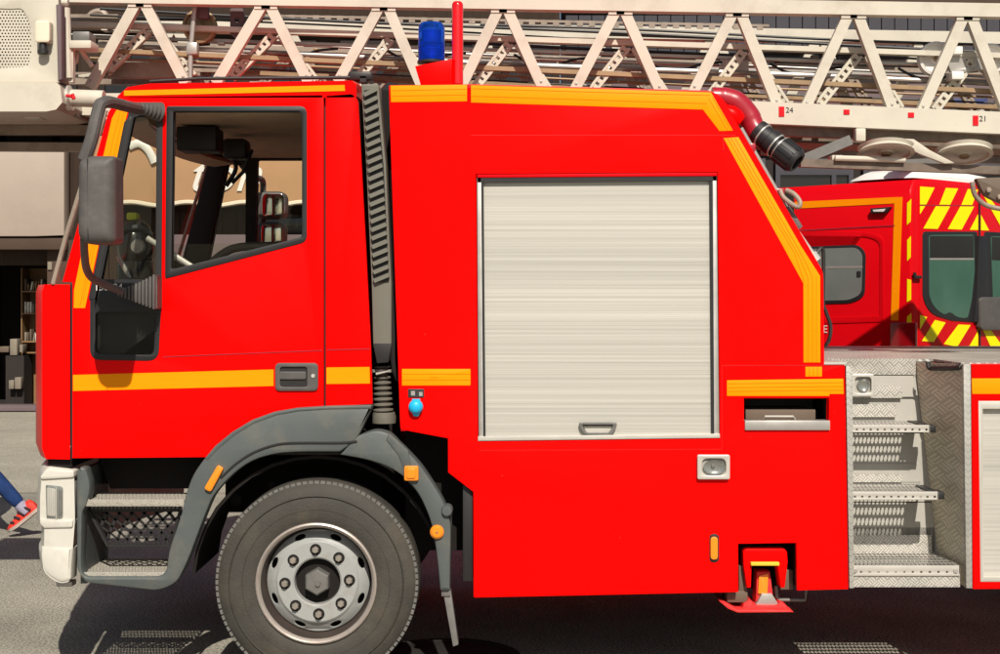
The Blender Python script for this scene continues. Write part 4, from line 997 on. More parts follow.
# joint plates and bolt heads where the braces meet the booms
for (xf, yf, xa) in diag:
    b_ = BM(); x_ = xa
    for q in (P(x_, top_under(x_)-1.5, LY0),):
        add_box(b_, q.x-.04, q.x+.04, LY0-.0275, LY0-.0235, q.z-.02, q.z+.012)
    obj('joint_plate', b_, 'cream', lad, smooth=0)
    b_ = BM(); q = P(xf+(2 if xa > xf else -2), yf-3, LY0); add_lathe(b_, [(0,-.006),(.006,-.005),(.008,0)], (q.x, LY0-.0225, q.z), seg=8); obj('bolt', b_, 'steel', lad)
for (x0,y0,x1,y1,Y,w_,h_,m) in ((120,18,262,19,1.2,.02,.04,'void'),(270,16,420,20,1.3,.02,.03,'void'),(150,50,260,53,1.28,.03,.05,'bright'),(330,46,470,50,1.22,.02,.03,'bright'),(505,40,560,42,1.2,.06,.02,'bright'),(560,52,700,57,1.24,.012,.02,'brownrail'),(760,49,900,53,1.3,.02,.02,'darkred'),(600,34,720,38,1.27,.014,.02,'void'),(780,62,930,67,1.15,.01,.02,'void'),(110,66,240,68,1.22,.05,.02,'creamshade')):  # the dark red bar is a reflection put in as colour
    b_ = BM(); add_bar(b_, P(x0,y0,Y), P(x1,y1,Y), w_, h_); obj('ladder_bar', b_, m, lad, smooth=0)
for k in range(26):
    x = 110+k*35+R.uniform(-8,8); y = 26+(x-100)*.034+R.uniform(-4,22); Y = R.choice((.92,1.0,1.1))
    b_ = BM(); pbox(b_, x, x+R.uniform(4,9), y, y+R.uniform(2,5), Y, Y+.04, .003); obj('cable_clamp', b_, R.choice(('hub','steel','black','brownrail')), lad)
for k in range(7):
    x = 130+k*128; y = 40+(x-100)*.035; b_ = BM()
    add_tube(b_, [P(x,y,1.0),P(x+18,y+9,.98),P(x+40,y+11,.97),P(x+60,y+5,.99),P(x+80,y+3,1.0)], .007, 6, smoothn=4); obj('cable', b_, 'cable', lad)
# cables and pipes that run along it
for (x0,y0,x1,y1,Y,r,m) in ((100,9,1300,66,1.0,.008,'cable'),(60,20,1300,86,.98,.009,'cable'),(250,30,1300,75,1.05,.006,'cable'),(60,44,1300,97,.93,.012,'steel'),(100,52,1300,104,.9,.007,'cable'),(60,34,1300,92,1.1,.006,'steel'),(90,14,1300,74,.9,.005,'cable'),(90,36,1300,79,1.15,.005,'cable'),(90,57,1300,112,.95,.006,'brownrail'),(90,62,1300,118,1.0,.005,'cable'),(480,24,1300,58,.95,.007,'cable')):
    bm = BM(); n_ = 24
    add_tube(bm, [P(x0+(x1-x0)*k/n_, y0+(y1-y0)*k/n_+.9*math.sin(k*.5+x0), Y) for k in range(n_+1)], r, 8); obj('cable', bm, m, lad)
# perforated rung plates behind (dark comb)
bm = BM()
for x in range(265, 765, 6):
    gap = (x-265)//6 % 2
    y = 17+(x-265)*.02; y1 = y+6*.02
    add_bar(bm, P(x,y-(1.5 if gap else 0),1.25), P(x+6,y1-(1.5 if gap else 0),1.25), .012 if gap else .03, .01)
obj('comb_plate', bm, 'creamshade', lad, smooth=0)
# scale marks and numbers on the lower boom
for (x,y,w_,h_) in ((781.5,111.5,5.5,10),(846.5,112,6,5),(911,115,6,5),(975.5,120.5,5.5,10)):
    obj('red_mark', panel([(x-w_/2,y-h_/2),(x+w_/2,y-h_/2),(x+w_/2,y+h_/2),(x-w_/2,y+h_/2)], LY0-.0385, .003, bev=0, Yr=LY0-.036), 'chevred', lad)
obj('rung_number', text_at('24', 789.5, 110.2, LY0-.0365, 5.4), 'black', lad); obj('rung_number', text_at('21', 983, 118.8, LY0-.0365, 5.4), 'black', lad)
# pulleys
def pulley(px, py, Y, rpx, ax, m, w=.03):
    bm = BM(); r = rpx/F*(D+Y)
    add_lathe(bm, [(0,-w*.5),(r*.25,-w*.6),(r*.28,-w*.3),(r*.8,-w*.25),(r*.84,-w*.6),(r,-w*.5),(r*.92,0),(r,w*.5),(r*.84,w*.6),(0,w*.5)], P(px,py,Y), ax, 40)
    o = obj('pulley', bm, m, lad)
    b2 = BM(); add_lathe(b2, [(0,-w*.95),(r*.16,-w*.9),(r*.18,-w*.4)], P(px,py,Y), ax, 16); obj('pulley', b2, 'brownrail', lad)
    return o
pulley(200,26.5,.9,17,(0,1,0),'brownrail',.04)
pulley(935,59,.9,17,(0,1,0),'whitebox',.05); pulley(990,59,.9,15,(0,1,0),'whitebox',.05)
pulley(886,150.5,.62,28,(.04,.28,1),'cream',.03); pulley(964,152.5,.62,28,(.04,.28,1),'cream',.03)
bm = panel([(944,54,3),(978,51,3),(984,70,3),(952,74,3)], .84, .03, [[(966,59,2),(974,59,2),(974,67,2),(966,67,2)]], .003); obj('pulley_bracket', bm, 'steel', lad)
for (x,y,a_,b_,ya,yb) in ((957,50,6,4,.8,.9),(958,75,6,4,.8,.9),(737,64,12,10,.98,1.2)):
    bm = BM(); pbox(bm, x-a_,x+a_,y-b_,y+b_,ya,yb,.005); obj('cable_block', bm, 'whitebox', lad)
# under the lower boom: carriage rails and lines
bm = BM()
for (xa,ya,xb,yb,Y,h_,w_) in ((720,128,1330,150,.8,.06,.06),(720,143,1330,171,1.4,.05,.06),(760,152,1330,172,.9,.03,.04),(800,163,1330,183,.62,.04,.05),(700,140,1330,160,1.1,.03,.3)):
    add_bar(bm, P(xa,ya,Y), P(xb,yb,Y), h_, w_)
obj('carriage_rail', bm, 'carriage', lad, smooth=0)
bm = BM()
add_bar(bm, P(797,162,.7), P(850,140,.7), .05, .05); add_bar(bm, P(840,166,.8), P(960,160,.8), .03, .05)
obj('carriage_strut', bm, 'hub', lad, smooth=0)
bm = panel([(897,138),(914,139),(930,150),(955,163),(945,163.5),(920,154),(905,146)], .56, .03, bev=.003); obj('pulley_strap', bm, 'cream', lad)
bm = BM(); pbox(bm, 856,866,128,141,.68,.74,.006); pbox(bm,832,843,155,161,.6,.7,.004); obj('cable_guide', bm, 'cream', lad)
bm = BM(); add_tube(bm, [P(835,158,.58),P(905,160,.58)], .014, 10); obj('carriage_pipe', bm, 'cream', lad)
bm = BM(); add_tube(bm, [P(972,182,.5),P(975,195,.5),P(984,204,.5),P(996,208,.5),P(1012,210,.5)], .012, 10, smoothn=4); obj('carriage_pipe', bm, 'creamshade', lad)
bm = panel([(976,178,3),(1040,176),(1040,208),(1004,204,8),(984,195,8)], .54, .05, bev=.006); obj('carriage_cheek', bm, 'brownbox', lad)
for q in ((988,190),(999,197)):
    bm = BM(); add_lathe(bm, [(0,-.02),(.012,-.018),(.015,0)], P(q[0],q[1],.54), seg=8); obj('carriage_bolt', bm, 'creamshade', lad)
# turntable that carries the ladder (right of the frame)
bm = BM(); add_lathe(bm, [(0,0),(.75,0),(.75,.14),(.6,.2),(.55,.3),(0,.3)], (3.75,1.15,DZ), (0,0,1), 48)
add_box(bm, 3.3,4.2,.62,.72,DZ+.25,DZ+1.25,.02); add_box(bm, 3.3,4.2,1.58,1.68,DZ+.25,DZ+1.25,.02); part('turntable', bm, 'cream')
# ---- rescue cage at the ladder's tip
cg_o = [(-140,-16),(56,-16,3),(58,-10),(60,82),(57,82.5),(-140,82.5)]
cage = obj('rescue_cage', panel(cg_o, .42, .02, [[(-14,8,16),(12,9,10),(22,8,6),(30,22,5),(31,55,5),(27,67,4),(-14,68,6)]], .004), 'cream', lad)
# perforated grille set in the opening
def cgrille():
    Yg = .426
    u0, u1, v0, v1 = X_(-15,Yg), X_(32,Yg), Z_(69,Yg), Z_(7,Yg)
    o2, hs = perforated(u0, u1, v0, v1, 15, 20, .62, 6)
    s = slab(o2, hs, .004, 0); s.transform(Matrix.Translation((0,Yg,0)) @ FRONT); return s
obj('grille', cgrille(), 'cream', cage, smooth=0)
bm = BM(); pbox(bm, -16,33,6,70,.445,.46,Yr=.44); obj('grille_backing', bm, 'void', cage)  # dark sheet added so the grille holes read as shade
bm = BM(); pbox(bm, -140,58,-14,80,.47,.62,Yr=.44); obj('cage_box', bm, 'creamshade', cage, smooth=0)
bm = BM(); hullp = [(-140,84.2),(60,84.2),(64,88),(66,104),(60,111),(50,113),(-140,113)]
secs = [[Vector((X_(px,.44), y, Z_(py,.44))) for px, py in hullp] for y in (.38,.4,.9)]
loft(bm, secs); obj('cage_floor', bm, 'cream', cage)
bm = panel(rect(35,20,49.5,42,3), .36, .06, bev=.006, Yr=.36); obj('socket_box', bm, 'trim', cage)
bm = BM(); add_lathe(bm, [(.018,0),(.02,-.03),(.026,-.035),(.026,-.05),(0,-.052)], P(43,43,.39), (0,0,1), 14); obj('socket_plug', bm, 'black', cage)
bm = panel([(57,5,1),(62.5,5,1),(63,80,1),(59,82,1)], .38, .06, bev=.005, Yr=.4); obj('cage_post', bm, 'purple', cage)
bm = BM(); add_tube(bm, [P(66,8,.5),P(68,60,.5),P(69,78,.5)], .02, 10); add_tube(bm, [P(55,2,.5),P(68,2.5,.5)], .014, 10); obj('cage_post', bm, 'cream', cage)
bm = BM(); pbox(bm, 72,89.5,31,41,.5,.62,.008); obj('control_box', bm, 'hub', cage)
bm = BM(); pbox(bm, 69,91,40,48,.48,.62,.006); pbox(bm, 68.5,73,48,82,.5,.54); add_tube(bm, [P(80,49,.55),P(86,58,.6),P(92,66,.6)], .012, 8); add_tube(bm, [P(78,50,.58),P(76,62,.58),P(71,66,.58)], .01, 8); obj('control_mount', bm, 'cream', cage)
bm = BM(); add_tube(bm, [P(72,98,.5),P(76,98,.5),P(104,99,.5)], .042, 20); cy = obj('cylinder', bm, 'cream', cage)
bm = BM(); add_lathe(bm, [(.03,-.02),(.06,-.012),(.062,.012),(.03,.02)], P(69,98,.5), (1,0,.1), 20); obj('cylinder_flange', bm, 'bright', cage)
bm = BM(); add_tube(bm, [P(66,95.5,.42),P(74,96.5,.42)], .008, 8); add_tube(bm, [P(72,94,.42),P(74,99,.42)], .01, 8); obj('red_valve', bm, 'chevred', cage)
# beams that hang below the cage, and the ladder's head frame
bm = BM()
for (xa,ya,xb,yb,Y,h_,w_) in ((-140,130,112,130.5,.92,.05,.05),(-140,146,92,147.5,.95,.045,.05),(-140,119,86,119,.8,.012,.3),(4,113,4,148,1.0,.04,.04),(57,113,57,148,1.0,.04,.04),(-60,113,-60,148,1.0,.04,.04),(60,125,100,118,.9,.02,.04)):
    add_bar(bm, P(xa,ya,Y), P(xb,yb,Y), h_, w_)
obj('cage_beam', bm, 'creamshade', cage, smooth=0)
bm = BM(); pbox(bm, -140,90,114,128,.95,1.0); pbox(bm, -140,88,134,142,.98,1.03); obj('cage_underside', bm, 'void', cage)
bm = BM(); pbox(bm, 62,76,144,149,1.0,1.06,.004); add_tube(bm, [P(60,142.5,1.0),P(80,142,1.0)], .01, 6); pbox(bm, -5,12,113.5,116,.7,.75); obj('cage_light', bm, 'taillight', cage)
bm = BM(); pbox(bm, 24,40,113,118,.6,.7,.004); pbox(bm,58,70,142,147,.98,1.04,.004); obj('cage_fitting', bm, 'bright', cage)
bm = panel([(70,76),(112,70),(108,52),(100,62),(88,78)], .8, .04, bev=.003); obj('gusset', bm, 'cream', lad)
bm = BM(); pbox(bm, 105,190,62,77,.95,1.02); pbox(bm, 62,200,72,84,1.3,1.34); pbox(bm, 63,118,14,21,.9,.95); add_tube(bm, [P(85,24,1.2),P(92,14,1.2),P(102,12,1.2),P(108,20,1.2)], .02, 8, smoothn=4)
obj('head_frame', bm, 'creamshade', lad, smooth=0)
bm = panel([(196,4,1),(208,4,1),(208,18,1),(196,18,1)], .82, .04, bev=.003); obj('pulley_bracket', bm, 'purple', lad); bm = BM(); merge(bm, panel([(230,8,2),(243,8,2),(245,25,2),(238,40,2),(230,34,2)], .86, .03, [[(235,18,1),(239,18,1),(239,22,1),(235,22,1)]], .003)); obj('pulley_bracket', bm, 'purple', lad)
bm = BM(); add_tube(bm, [P(195,5,.8),P(191,45,.8),P(190,80,.8)], .012, 8); pbox(bm,186,197,42,54,.78,.84,.006); obj('lever', bm, 'steel', lad)

# =================================================================== helmet on the dashboard
hm = thing('helmet', P(137,277,.42), 'glossy black fire helmet with lime patch on the dashboard behind the quarter window', 'helmet')
bm = BM(); bmesh.ops.create_uvsphere(bm, u_segments=28, v_segments=16, radius=1)
c = P(135,243,.42)
bmesh.ops.delete(bm, geom=[v for v in bm.verts if v.co.z < -.75], context='VERTS')
for v in bm.verts: v.co = Vector((c.x+v.co.x*.088, c.y+v.co.y*.1, c.z+v.co.z*(.12 if v.co.z>0 else .16)))
obj('helmet_shell', bm, 'helmetblack', hm)
bm = BM(); add_lathe(bm, [(0,-.02),(.03,-.02),(.038,-.01),(.036,.0)], c+Vector((.035,-.08,-.02)), (0,1,0), 24); obj('ear_shell', bm, 'steel', hm)
bm = BM(); add_box(bm, c.x-.03, c.x+.02, c.y-.05, c.y+.03, c.z+.108, c.z+.145, .01); obj('helmet_patch', bm, 'lime', hm)
bm = BM(); add_tube(bm, [c+Vector((-.09,-.06,.0)), c+Vector((-.03,-.1,.06)), c+Vector((.05,-.09,.07)), c+Vector((.085,-.03,.04))], .012, 8, smoothn=4); obj('helmet_rim', bm, 'greyplastic', hm)
bm = BM(); add_lathe(bm, [(.07,0),(.085,-.01),(.088,-.13),(.07,-.15),(0,-.15)], c+Vector((0,0,-.08)), (0,0,1), 20); obj('neck_guard', bm, 'helmetblack', hm)

# =================================================================== the rescue van behind the deck
VC = Vector((2.754, 3.1, 0)); U = Vector((-.729,.685,0)).normalized(); V = Vector((.685,.729,0)).normalized()
van = thing('rescue_van', (VC.x, VC.y, 0), 'red emergency van with yellow chevrons on its rear doors, behind the steel deck', 'van')
def on_plane(px, py, d, off=0.0, n=None):
    k = (px-500)/F; c0 = VC+(n*off if n is not None else Vector((0,0,0)))
    zc = c0.y+D
    s = (k*zc-c0.x)/(d.x-k*d.y); Z = zc+s*d.y
    return s, H-(py-YH)/F*Z
NS = Vector((-U.y,U.x,0));  NS = NS if NS.y < 0 else -NS     # outward normals
NR = Vector((-V.y,V.x,0));  NR = NR if NR.y < 0 else -NR
def vpanel(pts, side, off, t, holes=(), bev=.002):
    d, n = (U, NS) if side else (V, NR)
    f = lambda pl: [on_plane(x,y,d) for x, y in rpoly(pl)]
    s = slab(f(pts), [f(h) for h in holes], t, bev)
    a = d; nn = n
    if a.cross(Vector((0,0,1))).dot(nn) < 0:             # keep the frame right-handed with c along the outward normal
        for v in s.verts: v.co.x *= -1
        a = -d
        bmesh.ops.reverse_faces(s, faces=s.faces)
    Mx = Matrix(((a.x,0,nn.x,VC.x+nn.x*off),(a.y,0,nn.y,VC.y+nn.y*off),(0,1,0,0),(0,0,0,1)))
    s.transform(Mx); return s
# body: cross section with round roof edges swept along the side
zt = 2.56
cs = []
for (w_, z_) in ((0,.45),(0,1.2),(0,1.9),(0,2.45),(.015,2.5),(.06,zt),(.3,zt+.02),(1.0,zt+.03),(1.7,zt+.02),(1.94,zt),(1.985,2.5),(2.0,2.45),(2.0,1.9),(2.0,1.2),(2.0,.45)):
    cs.append((w_, z_))
bm = BM(); secs = []
for (s, inset, dz) in ((0.0,.02,-.03),(.008,.006,-.01),(.02,0,0),(1.5,0,0),(4.2,0,.0),(4.6,.02,-.15),(5.2,.1,-.95),(5.75,.16,-1.25)):
    secs.append([VC+U*s+V*(w_+(inset if w_ < 1 else -inset))+Vector((0,0,max(.45,z_+(dz if z_ > 1.2 else 0)))) for w_, z_ in cs])
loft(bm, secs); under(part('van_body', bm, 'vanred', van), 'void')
# side details
obj('reflective_stripe', vpanel([(795,201.8),(894,197.2),(902.5,197),(898.5,320.5),(891,320.5),(894.5,203.4),(795,208.6)], True, .003, .004, bev=0), 'orange', van)
obj('pressed_panel', vpanel([(795,231),(868,232,9),(884,236,9),(884,322),(795,325)], True, .005, .01, [[(795,236),(868,237,8),(880,242,8),(880,316),(795,318)]], .003), 'vanred', van)
w = obj('side_window', vpanel([(806,246.5,4),(858,244.5,9),(866,252,9),(865,297,7),(852,303.5,8),(806,304.5,4)], True, .006, .012, bev=.004), 'rubberseal', van)
obj('window_pane', vpanel([(808,249,3),(857,247.5,7),(863,254,7),(862,294,6),(850,300,6),(808,301,3)], True, .0075, .004, bev=0), 'vanglassgrey', w)
obj('window_bar', vpanel([(808,266.5),(863,266),(863,268),(808,268.5)], True, .009, .003, bev=0), 'steel', w)
obj('window_latch', vpanel(rect(857.5,271,861.5,277,1), True, .012, .008, bev=.001), 'black', w)
obj('side_lamp', vpanel([(872,208.5,1),(893,206.8,1),(888,213),(873,213.5)], True, .03, .03, bev=.004), 'black', van)
obj('side_lamp', vpanel([(875,210),(888,209),(886,211.8),(876,212)], True, .034, .004, bev=.001), 'whitebox', van)
obj('pressed_line', vpanel([(795,230),(895,225),(895,226.2),(795,231.4)], True, .003, .004, bev=0), 'darkred', van)
obj('pressed_line', vpanel([(795,321),(884,318),(884,319.2),(795,322.4)], True, .003, .004, bev=0), 'darkred', van)
# white letter on the flank, half hidden by the truck
s, z = on_plane(825.5, 329.5, U)
t = text_bm('E', .075, .001); a = -U if (-U).cross(Vector((0,0,1))).dot(NS) > 0 else U
pos = VC+U*s+NS*.005; pos.z = z
t.transform(Matrix(((a.x,0,NS.x,pos.x),(a.y,0,NS.y,pos.y),(0,1,0,pos.z),(0,0,0,1)))); obj('lettering', t, 'letter', van)
# rear: corner column blocks, doors with windows, chevrons
rdoor = obj('rear_door', vpanel([(918.5,183,2),(978,191),(1040,197,2),(1043,360),(918.5,349)], False, .006, .012, bev=.003), 'vanred', van)
wn = obj('rear_window', vpanel([(921.5,231.5,4),(976,231.5,2),(976,322.5,3),(950,320.5),(930,314.5,9),(921.5,300,8)], False, .012, .012, bev=.003), 'rubberseal', van)
obj('window_pane', vpanel([(927,235,3),(972,234.5,3),(973,270),(970,300,5),(966,318,3),(956,317.5,4),(948,311.5,4),(943,315,3),(934,309,6),(927.5,298,6)], False, .0135, .004, bev=0), 'vanglass', wn)
obj('window_shade', vpanel([(928,236),(971.5,236),(972,258),(928,258)], False, .0145, .003, bev=0), 'winglass', wn)
obj('window_bar', vpanel([(928,258),(972,258),(972,260),(928,260)], False, .0155, .003, bev=0), 'steel', wn)
wn2 = obj('rear_window', vpanel([(983,231.5,3),(1032,234,4),(1034,312,8),(1016,322,6),(983,322.5,3)], False, .012, .012, bev=.003), 'rubberseal', van)
obj('window_pane', vpanel([(989,236,3),(1029,238,3),(1030,306,6),(1012,317,5),(992,317,4)], False, .0135, .004, bev=0), 'vanglass', wn2)
obj('window_shade', vpanel([(990,237),(1029,239),(1029,262),(990,260)], False, .0145, .003, bev=0), 'winglass', wn2)
obj('door_gap', vpanel([(977.3,191),(978.5,191),(979,350),(977.8,350)], False, .0145, .004, bev=0), 'black', van)
obj('wiper_arm', vpanel([(976,236),(983,236),(986,295),(988,322),(972,322),(974,295)], False, .03, .03, bev=.004), 'rubberseal', van)
obj('plate_box', vpanel(rect(974.5,297,1000,330,4), False, .05, .04, bev=.006), 'mirrorplastic', van)
chev = [[(919,186.5),(933.5,187.5),(925,204.5),(919,204.5)],[(945,187.8),(957,188.5),(949,204.8),(938.5,204.6)],[(967,189),(977,189.6),(971,205),(960.5,204.9)],
        [(919,206),(924,206),(919,214)],[(935,206.2),(949,206.3),(936.5,229),(922.5,228.5)],[(959.5,206.4),(973,206.5),(960.5,229.6),(947,229)],[(977,214.5),(977,230),(969,229.8)],
        [(979.5,190.5),(983,191),(1001,214),(1001,229)],[(980,215),(988,230.5),(980,230.2)],[(995,192),(1008,193),(1030,231),(1017,231)],[(1019,194.5),(1031,196),(1038,208),(1038,228)],
        [(919,315),(926,317),(919,329)],[(934,320),(944.5,322.5),(932.5,342),(921,341)],[(957.5,324.5),(969.5,325),(956,347),(943,344)],[(976,333),(977,326),(977,348),(968,347)],[(980,326),(987,326),(1004,350),(991,350)],[(1001,326),(1014,326),(1030,350),(1017,350)]]
for pl in chev: obj('chevron_stripe', vpanel(pl, False, .0088, .002, bev=0), 'yellow', van)
bm = BM()
for pl in ([(910.5,203),(914.6,199),(914,221.5),(910.3,225)],[(910.6,240),(914.2,236),(914,257.5),(910.6,261)],[(910.6,279),(914.4,280),(914.4,300),(910.4,302)],[(910.4,317),(914.6,313),(914.6,322),(910.2,324)]):
    s = vpanel([(min(x-3.2,911.8),y) for i,(x,y) in enumerate(pl)], True, .0035, .003, bev=0); obj('corner_block', s, 'yellow', van)
obj('panel_line', vpanel([(918.5,204.8),(973,205.2),(973,206),(918.5,205.6)], False, .0075, .002, bev=0), 'darkred', van)
bm = BM(); 
s0, z0 = on_plane(912,277,V); q = VC+V*s0+NR*.02; q.z = z0
add_tube(bm, [q+Vector((0,0,.03)), q, q+V*.08], .012, 8); obj('door_hinge', bm, 'black', van)
obj('tail_light', vpanel([(891.5,322,2),(917,322.5,2),(917,347,2),(891.5,347,2)], True, .02, .03, bev=.006), 'taillight', van)
# white roof pod, light bar
pod = BM(); secs = []
for s, h_, w_ in ((.02,.03,.6),(.06,.08,.76),(.2,.1,.8),(.42,.1,.8),(.55,.03,.74)):
    cc = VC+U*(s+.06)+V*1.0
    ring = []
    for k in range(12):
        t = PI*k/11; ring.append(cc+V*(-math.cos(t)*w_)+Vector((0,0,zt+.0+.03+math.sin(t)**.6*h_)))
    secs.append(ring)
loft(pod, secs); part('roof_pod', pod, 'whitebox', van)
bm = BM(); cc = VC+U*.16
add_bar(bm, cc+V*.1+Vector((0,0,zt+.15)), cc+V*.72+Vector((0,0,zt+.15)), .045, .12, (0,0,1)); lb = part('light_bar', bm, 'steel', van)
bm = BM(); add_bar(bm, cc+V*.12-U*.065+Vector((0,0,zt+.15)), cc+V*.5-U*.065+Vector((0,0,zt+.15)), .025, .02, (0,0,1)); obj('light_lens', bm, 'blue', lb)
# bumper and wheels
bm = BM()
for q in ((.9,0),(3.9,0),(.9,1.8),(3.9,1.8)):
    pass
bm.free()
for s, w_ in ((.95,-.01),(4.3,-.01),(.95,2.01),(4.3,2.01)):
    sg = 1 if w_ < 1 else -1
    bm = BM(); c = VC+U*s+V*w_+Vector((0,0,.35)); add_lathe(bm, [(0,.05),(.2,.04),(.22,.0),(.32,.0),(.35,.04),(.35,.2),(.3,.22),(0,.22)], c, V*sg, 40); ww = part('wheel', bm, 'tyre', van)
    bm = BM(); add_lathe(bm, [(0,.02),(.12,.01),(.19,.03),(.21,-.003)], c, V*sg, 32); obj('rim', bm, 'rim', ww)
bm = BM(); add_bar(bm, VC+NR*.06+V*.05+Vector((0,0,.55)), VC+NR*.06+V*1.95+Vector((0,0,.55)), .2, .14, (0,0,1)); part('bumper', bm, 'rubberseal', van)

# =================================================================== the passer-by, stepping off to the left
AN = P(27,517,0); ZP = 4.1
def pp(px, py, dy=0.0): return P(px, py, ZP+dy)
per = thing('person', (X_(-30,ZP), ZP, 0), 'person in blue trousers and red running shoes walking off past the front of the truck', 'person')
def skin_body(name, joints, edges, m, parent, sub=2):
    me = bpy.data.meshes.new(name); me.from_pydata([j[0] for j in joints], edges, [])
    o = bpy.data.objects.new(name, me); COL.objects.link(o)
    o.modifiers.new('s', 'SKIN'); o.modifiers.new('d', 'SUBSURF').levels = sub
    for i, j in enumerate(joints):
        me.skin_vertices[0].data[i].radius = (j[1], j[1]*(j[2] if len(j) > 2 else 1))
    me.skin_vertices[0].data[0].use_root = True
    dg = bpy.context.evaluated_depsgraph_get(); m2 = bpy.data.meshes.new_from_object(o.evaluated_get(dg))
    bpy.data.objects.remove(o); bm = BM(); bm.from_mesh(m2); bpy.data.meshes.remove(m2)
    return obj(name, bm, m, parent, smooth=180)
ank = pp(26,511); hip = Vector((ank.x-.50, ZP+.06, .92)); knee = Vector((ank.x-.30, ZP+.02, .50))
ank2 = Vector((ank.x-.88, ZP+.24, .10)); hip2 = hip+Vector((0,.17,0)); knee2 = Vector((ank.x-.70,ZP+.23,.52))
pel = (hip+hip2)/2+Vector((0,0,.05)); che = pel+Vector((-.05,0,.36)); nk = che+Vector((-.01,0,.2)); hd_ = nk+Vector((-.03,0,.2))
sh1 = che+Vector((0,-.19,.1)); sh2 = che+Vector((0,.19,.1))
el1 = sh1+Vector((-.12,-.04,-.28)); wr1 = el1+Vector((-.2,.03,-.14)); el2 = sh2+Vector((.03,.05,-.29)); wr2 = el2+Vector((-.06,0,-.24))
J = [(pel,.13,1.0),(che,.145,1.1),(nk,.055),(hd_-Vector((0,0,.06)),.06),(hd_+Vector((0,0,.03)),.09),(sh1,.06),(el1,.042),(wr1,.03),(sh2,.06),(el2,.042),(wr2,.03),(hip,.085),(knee,.058),(ank,.036),(hip2,.085),(knee2,.058),(ank2,.036)]
E = [(0,1),(1,2),(2,3),(3,4),(1,5),(5,6),(6,7),(1,8),(8,9),(9,10),(0,11),(11,12),(12,13),(0,14),(14,15),(15,16)]
skin_body('body', J, E, 'skin', per)
T = [(pel,.142,1.0),(pel+Vector((0,0,.06)),.135,1.05),(hip,.098),(hip.lerp(knee,.5),.082),(knee,.068),(knee.lerp(ank,.45),.062),(knee.lerp(ank,.9),.05),(hip2,.098),(hip2.lerp(knee2,.5),.082),(knee2,.068),(knee2.lerp(ank2,.5),.06),(knee2.lerp(ank2,.92),.05)]
skin_body('trousers', T, [(0,1),(0,2),(2,3),(3,4),(4,5),(5,6),(0,7),(7,8),(8,9),(9,10),(10,11)], 'jeans', per)
Tp = [(pel+Vector((0,0,.1)),.14),(che,.165,1.1),(nk-Vector((0,0,.06)),.075),(sh1,.075),(sh1.lerp(el1,.8),.06),(sh2,.075),(sh2.lerp(el2,.8),.06)]
skin_body('shirt', Tp, [(0,1),(1,2),(1,3),(3,4),(1,5),(5,6)], 'shirt', per)
bm = BM(); bmesh.ops.create_uvsphere(bm, u_segments=20, v_segments=12, radius=.112)
bmesh.ops.delete(bm, geom=[v for v in bm.verts if v.co.z < -.01 and v.co.x < .03], context='VERTS')
bmesh.ops.translate(bm, vec=hd_+Vector((.012,0,.035)), verts=bm.verts); obj('hair', bm, 'hair', per)
for wv, dr_ in ((wr1,(wr1-el1).normalized()),(wr2,(wr2-el2).normalized())):
    js = [(wv,.028),(wv+dr_*.07,.036,.5)]; es = [(0,1)]
    for k in range(4):
        b0 = len(js); off = Vector((-.024+.016*k,0,0)); js += [(wv+dr_*.085+off*.9,.0095),(wv+dr_*.125+off+Vector((-.01,0,0)),.0085),(wv+dr_*(.155+.008*(k in (1,2)))+off+Vector((-.022,0,0)),.007)]
        es += [(1,b0),(b0,b0+1),(b0+1,b0+2)]
    b0 = len(js); js += [(wv+dr_*.04+Vector((-.035,0,0)),.011),(wv+dr_*.075+Vector((-.055,0,0)),.009)]; es += [(1,b0),(b0,b0+1)]
    skin_body('hand', js, es, 'skin', per, 1)
def shoe(heel, toe, up, parent):
    heel, toe = Vector(heel), Vector(toe); d_ = (toe-heel); L_ = d_.length; d_.normalize(); u = (Vector(up)-d_*Vector(up).dot(d_)).normalized(); s = d_.cross(u)
    prof = [(0,.028,.062),(.05,.036,.09),(.2,.037,.098),(.34,.035,.092),(.5,.038,.068),(.7,.046,.05),(.86,.044,.04),(.96,.03,.03),(1.0,.012,.022)]
    bm = BM(); secs = []
    for t, w_, h_ in prof:
        secs.append([heel+d_*(t*L_)+s*(math.cos(q)*w_)+u*(max(-.0,math.sin(q))*h_+ (.012 if math.sin(q) >= 0 else .012)) for q in [2*PI*k/16 for k in range(16)]])
    loft(bm, secs); sh_ = obj('shoe', bm, 'shoe', parent)
    bm = BM(); secs = []
    for t, w_, h_ in prof:
        r_ = .012*max(0,(t-.7)/.3)
        secs.append([heel+d_*(t*L_)+s*(sx*(w_+.004))+u*z_ for sx, z_ in ((-1,-.008+r_),(1,-.008+r_),(1,.014+r_),(-1,.014+r_))])
    loft(bm, secs); obj('sole', bm, 'sole', sh_)
    bm = BM()
    for t0, t1, h0, h1 in ((.16,.3,.03,.1),(.36,.46,.03,.085),(.52,.62,.03,.068),(.7,.78,.03,.052)):
        a = heel+d_*(t0*L_); b = heel+d_*(t1*L_)
        for sg in (-1,1): add_tube(bm, [a+s*sg*.04+u*h0, b+s*sg*.025+u*h1], .011, 6)
    obj('shoe_overlay', bm, 'shoedark', sh_)
h1 = pp(39.5,509); t1 = Vector((pp(10,536).x, ZP, .03))
shoe(h1+Vector((.0,0,0)), t1, (-.6,0,1), per)
shoe(Vector((ank2.x+.06,ank2.y,.03)), Vector((ank2.x-.2,ank2.y,.03)), (0,0,1), per)
for a_, k_ in ((ank,knee),(ank2,knee2)):
    bm = BM(); add_tube(bm, [a_+(k_-a_)*-.05, a_+(k_-a_)*.16], .046, 14); obj('sock', bm, 'sock', per)

